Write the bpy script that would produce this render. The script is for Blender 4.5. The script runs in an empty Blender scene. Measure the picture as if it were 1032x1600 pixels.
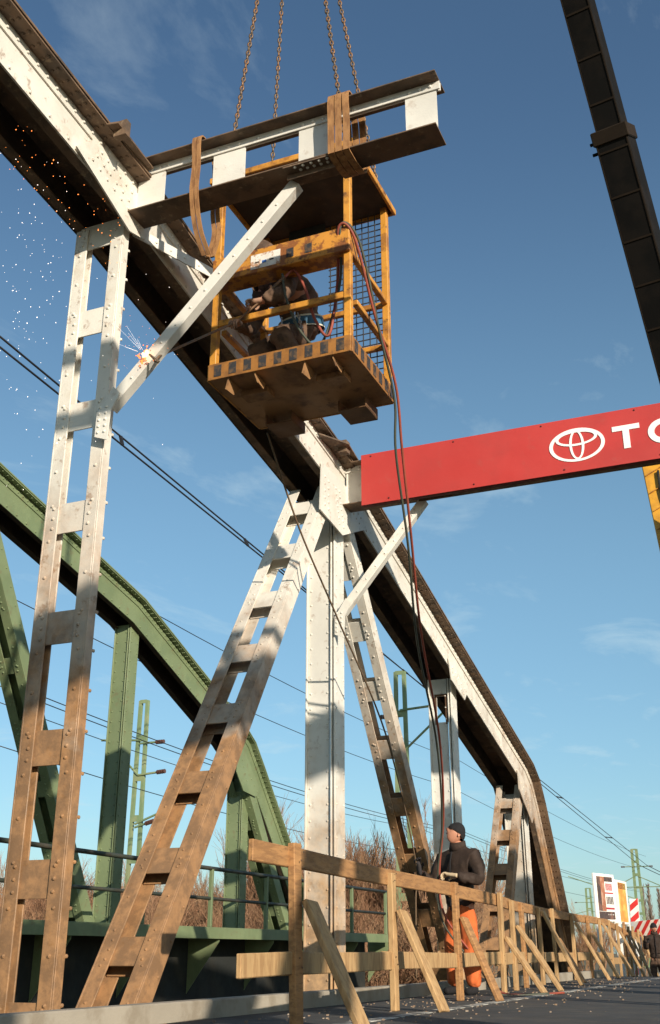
import bpy, bmesh, math, random
from mathutils import Vector, Matrix
R = math.radians
random.seed(7)
sc = bpy.context.scene
col = sc.collection

# ------------------------------------------------------------------ camera, sky, sun
# eye at the origin; world Y runs along the bridge, X across it, Z up (deck at -0.42)
FPX, HOR, YAW, CX, CY = 1700.0, 1489.0, R(23.0), 516.0, 750.0
TH = math.atan((HOR - CY) / FPX)
_s, _c = math.sin(YAW), math.cos(YAW)
FW = Vector((-_s * math.cos(TH), _c * math.cos(TH), math.sin(TH)))
RT = Vector((_c, _s, 0))
UP = Vector((_s * math.sin(TH), -_c * math.sin(TH), math.cos(TH)))
cam = bpy.data.cameras.new('camera')
co = bpy.data.objects.new('camera', cam); col.objects.link(co)
cam.sensor_fit = 'HORIZONTAL'; cam.sensor_width = 36
cam.lens = 36 * FPX / 1032
cam.shift_y = -50 / 1032
cam.clip_start = 0.05; cam.clip_end = 3000
co.matrix_world = Matrix(((RT.x, UP.x, -FW.x, 0), (RT.y, UP.y, -FW.y, 0), (RT.z, UP.z, -FW.z, 0), (0, 0, 0, 1)))
sc.camera = co

SUN_EL, SUN_PHI = R(18.5), R(40)          # sun comes from +X, -Y
sdir = Vector((math.cos(SUN_PHI) * math.cos(SUN_EL), -math.sin(SUN_PHI) * math.cos(SUN_EL), math.sin(SUN_EL)))
w = bpy.data.worlds.new('World'); sc.world = w; w.use_nodes = True
nt = w.node_tree; nt.nodes.clear()
N = nt.nodes.new; L = nt.links.new
wout = N('ShaderNodeOutputWorld'); bg = N('ShaderNodeBackground')
sky = N('ShaderNodeTexSky'); sky.sky_type = 'NISHITA'; sky.sun_disc = False
sky.sun_elevation = SUN_EL; sky.sun_rotation = math.atan2(sdir.x, sdir.y)
sky.air_density = 1.0; sky.dust_density = 0.9; sky.ozone_density = 2.4; sky.altitude = 100
# thin wisps of cirrus spread over the whole sky, laid out on a high flat layer
tc = N('ShaderNodeTexCoord'); sep = N('ShaderNodeSeparateXYZ'); L(tc.outputs['Generated'], sep.inputs[0])
mx = N('ShaderNodeMath'); mx.operation = 'MAXIMUM'; mx.inputs[1].default_value = 0.06; L(sep.outputs['Z'], mx.inputs[0])
dv = N('ShaderNodeVectorMath'); dv.operation = 'DIVIDE'; cb = N('ShaderNodeCombineXYZ')
for i in range(3): L(mx.outputs[0], cb.inputs[i])
L(tc.outputs['Generated'], dv.inputs[0]); L(cb.outputs[0], dv.inputs[1])
mp = N('ShaderNodeMapping'); mp.inputs['Scale'].default_value = (1.5, 0.75, 0.0); mp.inputs['Rotation'].default_value = (0, 0, R(-35))
mp.inputs['Location'].default_value = (3.3, 1.35, 0)
L(dv.outputs[0], mp.inputs['Vector'])
n1 = N('ShaderNodeTexNoise'); n1.inputs['Scale'].default_value = 1.6; n1.inputs['Detail'].default_value = 9; n1.inputs['Roughness'].default_value = 0.62
n1.inputs['Distortion'].default_value = 0.5
L(mp.outputs[0], n1.inputs['Vector'])
cr = N('ShaderNodeMapRange'); cr.inputs['From Min'].default_value = 0.555; cr.inputs['From Max'].default_value = 0.85
cr.inputs['To Max'].default_value = 0.6
L(n1.outputs['Fac'], cr.inputs['Value'])
mixc = N('ShaderNodeMixRGB'); mixc.inputs['Color2'].default_value = (6.2, 6.3, 6.5, 1)
L(cr.outputs[0], mixc.inputs['Fac']); L(sky.outputs[0], mixc.inputs['Color1'])
vl = N('ShaderNodeMapRange'); vl.interpolation_type = 'SMOOTHSTEP'; vl.inputs['From Min'].default_value = 0.70; vl.inputs['From Max'].default_value = 0.25; vl.inputs['To Max'].default_value = 0.22
L(sep.outputs['Z'], vl.inputs['Value'])
mixv = N('ShaderNodeMixRGB'); mixv.inputs['Color2'].default_value = (3.6, 5.9, 7.0, 1); L(vl.outputs[0], mixv.inputs['Fac']); L(mixc.outputs[0], mixv.inputs['Color1'])
tn = N('ShaderNodeMixRGB'); tn.blend_type = 'MULTIPLY'; tn.inputs['Fac'].default_value = 1; tn.inputs['Color2'].default_value = (0.86, 1.0, 1.02, 1); L(mixv.outputs[0], tn.inputs['Color1'])
L(tn.outputs[0], bg.inputs['Color']); bg.inputs['Strength'].default_value = 0.10
L(bg.outputs[0], wout.inputs['Surface'])
sl = bpy.data.lights.new('sun', 'SUN'); so = bpy.data.objects.new('sun', sl); col.objects.link(so)
sl.energy = 5.0; sl.angle = R(0.6); sl.color = (1.0, 0.90, 0.76)
so.rotation_euler = sdir.to_track_quat('Z', 'Y').to_euler()
vs = sc.view_settings; vs.view_transform = 'Standard'; vs.look = 'None'; vs.gamma = 1; vs.exposure = 0.35; vs.use_curve_mapping = False

# a photo pixel gives a direction; the plane it is met on gives the distance
def ray(px, py): return FW * FPX + RT * (px - CX) + UP * (CY - py)
def onX(px, py, X): d = ray(px, py); return d * (X / d.x)
def onY(px, py, Y): d = ray(px, py); return d * (Y / d.y)
def onZ(px, py, Z): d = ray(px, py); return d * (Z / d.z)

# ------------------------------------------------------------------ materials
MATS = {}
def mat(name, base, rough=0.6, metal=0.0, second=None, amt=0.0, scale=6.0, lo=0.45, hi=0.62, third=None, amt3=0.0, scale3=30.0,
        low_dirt=None, low=(2.6, 0.3), bump=0.15, bscale=60.0, stretch=(1, 1, 1), emit=None, spec=0.4, vary=0.12, lowmax=0.9):
    m = bpy.data.materials.new(name); m.use_nodes = True; t = m.node_tree; n = t.nodes.new; l = t.links.new
    b = t.nodes['Principled BSDF']; b.inputs['Roughness'].default_value = rough; b.inputs['Metallic'].default_value = metal
    b.inputs['Specular IOR Level'].default_value = spec
    geo = n('ShaderNodeNewGeometry'); mpn = n('ShaderNodeMapping'); mpn.inputs['Scale'].default_value = stretch
    l(geo.outputs['Position'], mpn.inputs['Vector'])
    def noise(s, det=6, rgh=0.6):
        q = n('ShaderNodeTexNoise'); q.inputs['Scale'].default_value = s; q.inputs['Detail'].default_value = det; q.inputs['Roughness'].default_value = rgh
        l(mpn.outputs[0], q.inputs['Vector']); return q.outputs['Fac']
    def ramp(v, a, c, top):
        r = n('ShaderNodeMapRange'); r.inputs['From Min'].default_value = a; r.inputs['From Max'].default_value = c; r.inputs['To Max'].default_value = top
        r.interpolation_type = 'SMOOTHSTEP'; l(v, r.inputs['Value']); return r.outputs[0]
    def mix(f, c1, c2, mode='MIX'):
        q = n('ShaderNodeMixRGB'); q.blend_type = mode
        if hasattr(f, 'links'): l(f, q.inputs['Fac'])
        else: q.inputs['Fac'].default_value = f
        for s, v in (('Color1', c1), ('Color2', c2)):
            if hasattr(v, 'links'): l(v, q.inputs[s])
            else: q.inputs[s].default_value = (*v, 1)
        return q.outputs[0]
    c = mix(ramp(noise(scale * 0.35), 0.3, 0.7, 1.0), tuple(x * (1 - vary) for x in base), tuple(min(1, x * (1 + vary)) for x in base))
    if second: c = mix(ramp(noise(scale), lo, hi, amt), c, second)
    if third: c = mix(ramp(noise(scale3, 8, 0.7), 0.56, 0.66, amt3), c, third)
    if low_dirt:
        sp = n('ShaderNodeSeparateXYZ'); l(geo.outputs['Position'], sp.inputs[0])
        ad = n('ShaderNodeMath'); ad.operation = 'MULTIPLY_ADD'; ad.inputs[1].default_value = 3.2; l(noise(3.0), ad.inputs[0])
        sb = n('ShaderNodeMath'); sb.operation = 'SUBTRACT'; sb.inputs[1].default_value = 1.6
        l(sp.outputs['Z'], ad.inputs[2]); l(ad.outputs[0], sb.inputs[0])
        r = n('ShaderNodeMapRange'); r.inputs['From Min'].default_value = low[0]; r.inputs['From Max'].default_value = low[1]; r.inputs['To Max'].default_value = lowmax
        l(sb.outputs[0], r.inputs['Value'])
        dc = mix(ramp(noise(7.0, 8, 0.7), 0.40, 0.62, 1.0), tuple(0.76 * x for x in low_dirt), tuple(min(1, 1.32 * x) for x in low_dirt))
        c = mix(r.outputs[0], c, dc)
    l(c, b.inputs['Base Color'])
    rr = ramp(noise(scale * 1.7), 0.3, 0.7, 1.0); ma = n('ShaderNodeMath'); ma.operation = 'MULTIPLY_ADD'; ma.inputs[1].default_value = 0.2; ma.inputs[2].default_value = rough - 0.1
    l(rr, ma.inputs[0]); l(ma.outputs[0], b.inputs['Roughness'])
    if bump:
        bp = n('ShaderNodeBump'); bp.inputs['Strength'].default_value = bump; bp.inputs['Distance'].default_value = 0.01
        l(noise(bscale), bp.inputs['Height']); l(bp.outputs[0], b.inputs['Normal'])
    if emit:
        b.inputs['Emission Color'].default_value = (*emit[0], 1); b.inputs['Emission Strength'].default_value = emit[1]
    MATS[name] = m; return m
WHITE = mat('aged_white_paint', (0.66, 0.62, 0.54), 0.55, second=(0.42, 0.30, 0.18), amt=0.4, scale=3.0, lo=0.53, hi=0.75, third=(0.22, 0.11, 0.05), amt3=0.6, scale3=9,
            low_dirt=(0.25, 0.125, 0.047), low=(3.4, 1.5), lowmax=0.95)
WHITEL = mat('aged_white_column_paint', (0.67, 0.64, 0.57), 0.55, second=(0.42, 0.30, 0.18), amt=0.3, scale=3.0, lo=0.55, hi=0.78, third=(0.25, 0.13, 0.06), amt3=0.4, scale3=9,
            low_dirt=(0.36, 0.205, 0.085), low=(1.8, 0.0), lowmax=0.9)
SHADEDK = mat('dark_steel_and_shade', (0.045, 0.032, 0.024), 0.8, second=(0.08, 0.05, 0.03), amt=0.7, scale=3, third=(0.13, 0.08, 0.045), amt3=0.4, scale3=8)  # dark tone carries the shade inside the chord trough; also the roof sheet
WHITEC = mat('white_paint', (0.66, 0.63, 0.56), 0.5, second=(0.5, 0.4, 0.28), amt=0.3, scale=4.0, lo=0.55, hi=0.8, third=(0.25, 0.13, 0.06), amt3=0.25, scale3=8)
BROWN = mat('brown_wear_and_shade', (0.16, 0.10, 0.06), 0.7, second=(0.07, 0.05, 0.035), amt=0.8, scale=5, third=(0.35, 0.26, 0.16), amt3=0.5, scale3=14)  # brown also holds the shade of flange and plate undersides
GREEN = mat('green_bridge_paint', (0.175, 0.215, 0.108), 0.5, second=(0.125, 0.165, 0.08), amt=0.5, scale=2.0, third=(0.16, 0.10, 0.05), amt3=0.35, scale3=7)
MASTG = mat('mast_green_paint', (0.16, 0.22, 0.11), 0.6, second=(0.3, 0.3, 0.16), amt=0.5, scale=2.0)
DARKRAIL = mat('dark_railing_paint', (0.045, 0.05, 0.035), 0.6, second=(0.08, 0.06, 0.04), amt=0.6, scale=4)
SHADEBK = mat('black_steel_and_shade', (0.018, 0.02, 0.018), 0.8, second=(0.04, 0.035, 0.025), amt=0.6, scale=2)  # near-black stands in for shade below the walkway; also the cage's rear panel
YELLD = mat('brownish_yellow_paint', (0.30, 0.13, 0.03), 0.6, second=(0.17, 0.075, 0.025), amt=0.8, scale=6, lo=0.45, hi=0.62, third=(0.06, 0.03, 0.02), amt3=0.6, scale3=9)  # darker, browner yellow for the front and right toe boards
YELLB = mat('rust_eaten_yellow_paint', (0.55, 0.24, 0.035), 0.55, second=(0.24, 0.085, 0.025), amt=0.95, scale=9, lo=0.46, hi=0.56, third=(0.07, 0.03, 0.015), amt3=0.85, scale3=12)
YELL = mat('yellow_lift_paint', (0.56, 0.25, 0.035), 0.5, second=(0.27, 0.11, 0.025), amt=0.85, scale=6, lo=0.47, hi=0.62, third=(0.07, 0.035, 0.02), amt3=0.8, scale3=8)
RUSTL = mat('rusty_floor_plate', (0.34, 0.18, 0.075), 0.75, second=(0.15, 0.075, 0.035), amt=0.8, scale=3, third=(0.07, 0.04, 0.025), amt3=0.5, scale3=6)
RUSTY = mat('rusty_brown_plate', (0.15, 0.075, 0.033), 0.75, second=(0.07, 0.037, 0.02), amt=0.8, scale=3, third=(0.25, 0.13, 0.05), amt3=0.4, scale3=12)
BLACKP = mat('worn_black_stripe', (0.03, 0.03, 0.033), 0.7, second=(0.16, 0.09, 0.04), amt=0.6, scale=20)
RED = mat('red_sign_sheet', (0.47, 0.045, 0.038), 0.5, second=(0.40, 0.045, 0.038), amt=0.6, scale=1.6, third=(0.40, 0.075, 0.06), amt3=0.35, scale3=5, bump=0.55, bscale=1.7, vary=0.08)
DRED = mat('dark_red_edge', (0.09, 0.012, 0.012), 0.6, bump=0)
SWHITE = mat('sign_white', (0.86, 0.84, 0.8), 0.5, bump=0, vary=0.03)
WOOD = mat('fence_timber', (0.38, 0.195, 0.075), 0.75, second=(0.25, 0.125, 0.05), amt=0.8, scale=5, stretch=(4, 1, 7), third=(0.14, 0.075, 0.035), amt3=0.5, scale3=6, bump=0.3, bscale=40)
WOODB = mat('pale_timber', (0.44, 0.275, 0.125), 0.75, second=(0.28, 0.155, 0.065), amt=0.7, scale=5, stretch=(5, 5, 1), bump=0.3, bscale=40)
CHAIN = mat('chain_steel', (0.13, 0.09, 0.06), 0.5, metal=0.4, second=(0.22, 0.11, 0.05), amt=0.8, scale=12, bump=0)
STRAP = mat('brown_sling_webbing', (0.34, 0.17, 0.065), 0.9, second=(0.2, 0.09, 0.035), amt=0.8, scale=9, stretch=(3, 3, 1), bump=0.4, bscale=120)
BOOM = mat('shade_dark_boom', (0.008, 0.0072, 0.0065), 0.8, spec=0.08, second=(0.014, 0.011, 0.009), amt=0.7, scale=1.5)  # near-black base colour holds the shade of the boom's underside
BOOMR = mat('boom_seam', (0.022, 0.015, 0.010), 0.8, spec=0.1)
CRANEY = mat('crane_yellow', (0.70, 0.34, 0.03), 0.45, second=(0.4, 0.18, 0.03), amt=0.5, scale=3)
MESHW = mat('mesh_wire', (0.06, 0.06, 0.065), 0.5, metal=0.3, bump=0)
HOSER = mat('red_rubber_hose', (0.28, 0.06, 0.035), 0.6, second=(0.16, 0.05, 0.03), amt=0.5, scale=8, bump=0)
HOSEG = mat('dark_green_hose', (0.06, 0.065, 0.045), 0.6, bump=0)
ROPE = mat('hemp_rope', (0.14, 0.09, 0.05), 0.9, bump=0.3, bscale=200)
CABLE = mat('overhead_cable', (0.03, 0.03, 0.035), 0.5, metal=0.4, bump=0)
INSUL = mat('brown_insulator', (0.1, 0.045, 0.03), 0.3, bump=0)
CLOTH = mat('dark_brown_workwear', (0.13, 0.075, 0.045), 0.9, second=(0.05, 0.03, 0.02), amt=0.8, scale=10, bump=0.7, bscale=22)
CLOTHB = mat('black_brown_jacket', (0.030, 0.017, 0.011), 0.85, second=(0.042, 0.026, 0.018), amt=0.7, scale=9, bump=0.7, bscale=18)
ORANGE = mat('orange_work_trousers', (0.58, 0.125, 0.03), 0.85, second=(0.42, 0.085, 0.02), amt=0.6, scale=8, bump=0.5, bscale=20)
SKIN = mat('skin', (0.46, 0.21, 0.13), 0.55, bump=0.05, vary=0.06)
KNIT = mat('black_knit_cap', (0.012, 0.011, 0.012), 0.95, bump=0.6, bscale=160)
GLOVE = mat('work_glove', (0.35, 0.2, 0.13), 0.9, second=(0.16, 0.09, 0.06), amt=0.7, scale=25, bump=0.4)
GLOVED = mat('dark_glove', (0.03, 0.025, 0.025), 0.9, bump=0.3)
GLOVEW = mat('pale_glove', (0.5, 0.38, 0.24), 0.9, bump=0.3)
BELTB = mat('blue_safety_belt', (0.03, 0.10, 0.17), 0.7, bump=0.2)
BELTW = mat('pale_belt_edge', (0.55, 0.52, 0.42), 0.7, bump=0.2)
SILVER = mat('bright_steel', (0.62, 0.6, 0.55), 0.35, metal=0.8, bump=0)
SKINDK = mat('lip_and_brow', (0.16, 0.06, 0.045), 0.7, bump=0)
EYEW = mat('eye_white', (0.7, 0.68, 0.62), 0.3, bump=0)
ASPH = mat('deck_asphalt', (0.055, 0.052, 0.048), 0.85, second=(0.1, 0.085, 0.065), amt=0.6, scale=2.5, third=(0.16, 0.12, 0.08), amt3=0.4, scale3=5, bump=0.4, bscale=90)
CONC = mat('kerb_concrete', (0.32, 0.28, 0.22), 0.85, second=(0.2, 0.16, 0.11), amt=0.6, scale=3, bump=0.3)
EARTH = mat('dry_grass_ground', (0.17, 0.125, 0.065), 0.95, second=(0.10, 0.095, 0.045), amt=0.7, scale=0.35, third=(0.24, 0.18, 0.09), amt3=0.6, scale3=1.5, bump=0.6, bscale=4)
TWIG = mat('bare_reddish_twigs', (0.27, 0.14, 0.075), 0.9, second=(0.30, 0.19, 0.10), amt=0.7, scale=1.2, bump=0)
TWIGG = mat('bare_grey_twigs', (0.13, 0.10, 0.08), 0.9, second=(0.2, 0.14, 0.09), amt=0.6, scale=1.2, bump=0)
SPARKW = mat('white_hot_spark', (1, 0.9, 0.8), 0.5, emit=((1.0, 0.86, 0.78), 1.6), bump=0)
SPARKO = mat('orange_spark', (1, 0.4, 0.1), 0.5, emit=((1.0, 0.22, 0.04), 1.5), bump=0)
MELT = mat('molten_steel', (1, 0.7, 0.3), 0.5, emit=((1.0, 0.55, 0.2), 3.0), bump=0)
MELTO = mat('glowing_cut_edge', (0.6, 0.15, 0.03), 0.6, emit=((1.0, 0.2, 0.03), 1.6), bump=0)
PBLUE = mat('blue_plastic', (0.05, 0.14, 0.4), 0.5, bump=0)
P_DK = mat('poster_dark', (0.07, 0.05, 0.045), 0.6, second=(0.2, 0.1, 0.07), amt=0.8, scale=4, bump=0)
P_BR = mat('poster_brown', (0.34, 0.13, 0.07), 0.6, second=(0.5, 0.3, 0.2), amt=0.8, scale=5, bump=0)
P_OR = mat('poster_orange', (0.65, 0.26, 0.05), 0.6, second=(0.7, 0.5, 0.12), amt=0.9, scale=3, bump=0)
P_RD = mat('poster_red', (0.4, 0.04, 0.05), 0.6, bump=0)
BARW = mat('barrier_white', (0.8, 0.77, 0.7), 0.6, bump=0)
BARR = mat('barrier_red', (0.6, 0.03, 0.025), 0.6, bump=0)
TYRE = mat('tyre_rubber', (0.02, 0.02, 0.02), 0.85)
GLASS = mat('dark_cab_glass', (0.03, 0.04, 0.05), 0.1, bump=0)
LABELW = mat('peeling_white_label', (0.72, 0.68, 0.6), 0.7, second=(0.4, 0.2, 0.1), amt=0.9, scale=16, lo=0.5, hi=0.6, bump=0.1)

# ------------------------------------------------------------------ mesh helpers
class MB:
    def __init__(s): s.v = []; s.f = []
    def add(s, vs, fs):
        o = len(s.v); s.v += [tuple(p) for p in vs]; s.f += [tuple(i + o for i in q) for q in fs]; return s
    def obox(s, c, ax, ay, az):
        c = Vector(c); vs = [c + ax * i + ay * j + az * k for i in (-1, 1) for j in (-1, 1) for k in (-1, 1)]
        return s.add(vs, [(0, 1, 3, 2), (4, 6, 7, 5), (0, 4, 5, 1), (2, 3, 7, 6), (0, 2, 6, 4), (1, 5, 7, 3)])
    def box(s, x0, x1, y0, y1, z0, z1):
        return s.obox(((x0 + x1) / 2, (y0 + y1) / 2, (z0 + z1) / 2), Vector(((x1 - x0) / 2, 0, 0)), Vector((0, (y1 - y0) / 2, 0)), Vector((0, 0, (z1 - z0) / 2)))
    def bar(s, p0, p1, w, h, up=(0, 0, 1), off=(0, 0)):
        # w along the side axis, h along 'up' (made square to the bar); off shifts along (side, up)
        p0, p1 = Vector(p0), Vector(p1); d = (p1 - p0); ln = d.length; d.normalize()
        side = d.cross(Vector(up)).normalized(); u = side.cross(d).normalized()
        return s.obox((p0 + p1) / 2 + side * off[0] + u * off[1], d * ln / 2, side * w / 2, u * h / 2)
    def tube(s, pts, r, n=6, r1=None, cap=True):
        pts = [Vector(p) for p in pts]; o = len(s.v); m = len(pts)
        prev = None
        for i, p in enumerate(pts):
            d = (pts[min(i + 1, m - 1)] - pts[max(i - 1, 0)]).normalized()
            a = prev if prev is not None else (Vector((0, 0, 1)) if abs(d.z) < 0.9 else Vector((1, 0, 0)))
            x = (a - d * a.dot(d)).normalized(); prev = x; y = d.cross(x)
            rr = r if r1 is None else r + (r1 - r) * i / (m - 1)
            for k in range(n):
                t = 2 * math.pi * k / n; s.v.append(tuple(p + x * math.cos(t) * rr + y * math.sin(t) * rr))
        for i in range(m - 1):
            for k in range(n): s.f.append((o + i * n + k, o + i * n + (k + 1) % n, o + (i + 1) * n + (k + 1) % n, o + (i + 1) * n + k))
        if cap: s.f.append(tuple(o + k for k in range(n))[::-1]); s.f.append(tuple(o + (m - 1) * n + k for k in range(n)))
        return s
    def prism(s, poly, nrm):
        # flat polygon (3D points) extruded by the vector nrm
        n = len(poly); nv = Vector(nrm); vs = [Vector(p) for p in poly] + [Vector(p) + nv for p in poly]
        return s.add(vs, [tuple(range(n))[::-1], tuple(range(n, 2 * n))] + [(i, (i + 1) % n, n + (i + 1) % n, n + i) for i in range(n)])
    def rivet(s, p, nrm, r=0.017):
        p = Vector(p); z = Vector(nrm).normalized(); a = Vector((0, 0, 1)) if abs(z.z) < 0.9 else Vector((1, 0, 0))
        x = a.cross(z).normalized(); y = z.cross(x); o = len(s.v)
        for h, rr in ((-0.002, 1.0), (0.55, 0.75)):
            for k in range(6):
                t = k * math.pi / 3; s.v.append(tuple(p + (x * math.cos(t) + y * math.sin(t)) * r * rr + z * h * r))
        s.v.append(tuple(p + z * r * 0.85))
        for k in range(6):
            s.f.append((o + k, o + (k + 1) % 6, o + 6 + (k + 1) % 6, o + 6 + k)); s.f.append((o + 6 + k, o + 6 + (k + 1) % 6, o + 12))
        return s
    def sweep(s, prof, x0, x1, n0, n1):
        # rectangular section along a (Y,z) polyline, X from x0 to x1, between normal offsets n0..n1 above the line
        m = len(prof); nr = []
        for i in range(m):
            ns = []
            for j in (i - 1, i):
                if 0 <= j < m - 1:
                    dy, dz = prof[j + 1][0] - prof[j][0], prof[j + 1][1] - prof[j][1]; q = math.hypot(dy, dz); ns.append((-dz / q, dy / q))
            ay, az = sum(a for a, b in ns) / len(ns), sum(b for a, b in ns) / len(ns); q = ay * ay + az * az
            nr.append((ay / q, az / q))
        o = len(s.v)
        for (y, z), (a, b) in zip(prof, nr):
            for x, nn in ((x0, n0), (x1, n0), (x1, n1), (x0, n1)): s.v.append((x, y + a * nn, z + b * nn))
        for i in range(m - 1):
            for k in range(4): s.f.append((o + 4 * i + k, o + 4 * i + (k + 1) % 4, o + 4 * i + 4 + (k + 1) % 4, o + 4 * i + 4 + k))
        s.f.append((o + 3, o + 2, o + 1, o)); e = o + 4 * (m - 1); s.f.append((e, e + 1, e + 2, e + 3)); return s
    def build(s, name, m, parent=None, bevel=0.0, smooth=False, stuff=False):
        me = bpy.data.meshes.new(name); me.from_pydata(s.v, [], s.f)
        b = bmesh.new(); b.from_mesh(me); bmesh.ops.recalc_face_normals(b, faces=b.faces); b.to_mesh(me); b.free()
        me.materials.append(m)
        if smooth: me.polygons.foreach_set('use_smooth', [True] * len(me.polygons))
        o = bpy.data.objects.new(name, me); col.objects.link(o)
        if parent: put(o, parent)
        if bevel:
            md = o.modifiers.new('bevel', 'BEVEL'); md.width = bevel; md.segments = 1; md.limit_method = 'ANGLE'
        if stuff: o['kind'] = 'stuff'
        return o
def put(o, parent):
    o.parent = parent; o.matrix_parent_inverse = world_of(parent).inverted()
def world_of(o):
    m = o.matrix_basis.copy()
    return m if not o.parent else world_of(o.parent) @ o.matrix_parent_inverse @ m
def tag(o, label, cat, group=None):
    o['label'] = label; o['category'] = cat
    if group: o['group'] = group
    return o
def thing(name, loc, label, cat, group=None):
    o = bpy.data.objects.new(name, None); col.objects.link(o); o.location = loc; o.empty_display_size = 0.2
    return tag(o, label, cat, group)
def struct(o): o['kind'] = 'structure'; return o
def spline(ctrl, n=8):
    p = [Vector(c) for c in ctrl]; p = [p[0]] + p + [p[-1]]; out = []
    for i in range(1, len(p) - 2):
        a, b, c, d = p[i - 1:i + 3]
        for k in range(n):
            t = k / n; out.append(0.5 * ((2 * b) + (c - a) * t + (2 * a - 5 * b + 4 * c - d) * t * t + (3 * b - 3 * c + d - a) * t ** 3))
    out.append(p[-2]); return out

# ------------------------------------------------------------------ ground, deck, road
def ground():
    m = MB(); xs = [-900, -300, -120, -60, -30, -16, -9, -5.4, 5.4, 9, 16, 40, 120, 500]; ys = [-200, -40, -16, 10, 22, 26, 32, 45, 80, 160, 400, 1500]
    def h(x, y):
        if y <= 22: return -4.2
        if y < 32: return -4.2 + (y - 22) / 10 * 3.1
        return -1.1
    for y in ys:
        for x in xs: m.v.append((x, y, h(x, y)))
    n = len(xs)
    for j in range(len(ys) - 1):
        for i in range(n - 1): m.f.append((j * n + i, j * n + i + 1, j * n + n + i + 1, j * n + n + i))
    return struct(m.build('ground', EARTH))
ground()
DZ = -0.42
m = MB(); m.box(-4.05, 4.05, -18, 23.4, DZ - 0.3, DZ); struct(m.build('bridge_deck', ASPH))
m = MB()
m.add([(-4.05, 23.4, DZ - 0.004), (4.05, 23.4, DZ - 0.004), (4.6, 34, -1.02), (-4.6, 34, -1.02), (4.6, 300, -1.02), (-4.6, 300, -1.02)], [(0, 1, 2, 3), (3, 2, 4, 5)])
struct(m.build('road', ASPH))
m = MB(); m.prism([(-6.5, 23.4, -4.3), (6.5, 23.4, -4.3), (4.6, 23.4, DZ - 0.02), (-4.6, 23.4, DZ - 0.02)], (0, 10.5, 0)); 
for i in (6, 7): m.v[i] = (m.v[i][0], m.v[i][1], -1.06)
struct(m.build('embankment', EARTH))
for sx in (-1, 1):
    m = MB(); m.box(sx * 4.05 - 0.13 * (sx < 0), sx * 4.05 + 0.13 * (sx > 0), -18, 23.2, DZ - 0.3, DZ + 0.12)
    struct(m.build('kerb', CONC, bevel=0.01))

m = MB(); m.box(-3.0, -2.88, -18, 23.2, DZ, DZ + 0.004); struct(m.build('edge_line', mat('worn_road_paint', (0.5, 0.48, 0.42), 0.8, second=(0.07, 0.065, 0.06), amt=0.95, scale=9, lo=0.42, hi=0.58)))
m = MB()
for i in range(900):
    y = random.uniform(3, 22); x = random.gauss(-3.3, 0.6)
    if -4.0 < x < 2: octa_r = random.uniform(0.003, 0.009) * random.uniform(0.6, 1.3); m.obox((x, y, DZ + octa_r * 0.5), Vector((octa_r, octa_r * .4, 0)), Vector((-octa_r * .3, octa_r * .8, 0)), Vector((0, octa_r * .2, octa_r * .6)))
o = m.build('grit', mat('chips_and_grit', (0.2, 0.13, 0.08), 0.9, second=(0.3, 0.25, 0.2), amt=0.8, scale=5), stuff=True); o['label'] = 'chips of wood and rust grit strewn on the asphalt deck'; o['category'] = 'grit'
# ------------------------------------------------------------------ trusses
def channel(p0, p1, w, depth, sgn, t=0.014):
    # U section: web on the outer side (sgn = X direction of the web), flanges facing along the member's own front and back
    m = MB(); p0, p1 = Vector(p0), Vector(p1); d = (p1 - p0).normalized(); X = Vector((1, 0, 0)); f = X.cross(d).normalized()
    c = (p0 + p1) / 2; ln = (p1 - p0).length / 2
    m.obox(c + X * sgn * (w / 2 - t / 2), d * ln, X * t / 2, f * (depth / 2))
    for q in (-1, 1): m.obox(c + f * q * (depth / 2 - t / 2) - X * sgn * t / 2, d * ln, X * (w / 2 - t / 2), f * t / 2)
    return m, d, f
def ladder(parent, p0, p1, x_in, x_out, material, depth=0.22, fw=0.15, pitch=0.81, bh=0.23, first=0.4, rr=0.014, back=True):
    """two channels joined by batten plates; p0 (top) and p1 (bottom) are (Y, z)"""
    out = []; s = 1 if x_in > x_out else -1
    a, b = Vector((0, p0[0], p0[1])), Vector((0, p1[0], p1[1])); X = Vector((1, 0, 0))
    for xe, sg in ((x_in, s), (x_out, -s)):
        xc = xe - sg * fw / 2
        m, d, f = channel(a + X * xc, b + X * xc, fw, depth, sg)
        o = m.build('stringer', material, parent, bevel=0.003); rv = MB(); ln = (b - a).length; k = 0.25
        while k < ln - 0.1:
            c = a + d * k
            for q in (-1, 1): rv.rivet(c + X * xc + f * q * depth / 2, f * q, rr)
            rv.rivet(c + X * xe + f * 0.05, X * sg, rr); k += 0.27
        out.append((o, rv, xc))
    ln = (b - a).length; k = first; xi, xo = x_in - s * fw * 0.28, x_out + s * fw * 0.28
    while k < ln - 0.2:
        c = a + d * k + X * (xi + xo) / 2
        for q in ((-1, 1) if back else (-1,)):
            m = MB(); m.obox(c + f * q * (depth / 2 - 0.022), d * bh / 2, X * abs(xi - xo) / 2, f * 0.006); m.build('batten', material, out[0][0], bevel=0.002)
            for i, xc in ((0, out[0][2]), (1, out[1][2])):
                for e in (-1, 0, 1): out[i][1].rivet(a + d * (k + e * bh * 0.33) + X * (xc + (0.018 * s if i else -0.018 * s)) + f * q * (depth / 2), f * q, rr)
        k += pitch
    for o, rv, xc in out: rv.build('rivets', material, o, stuff=True)
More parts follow.
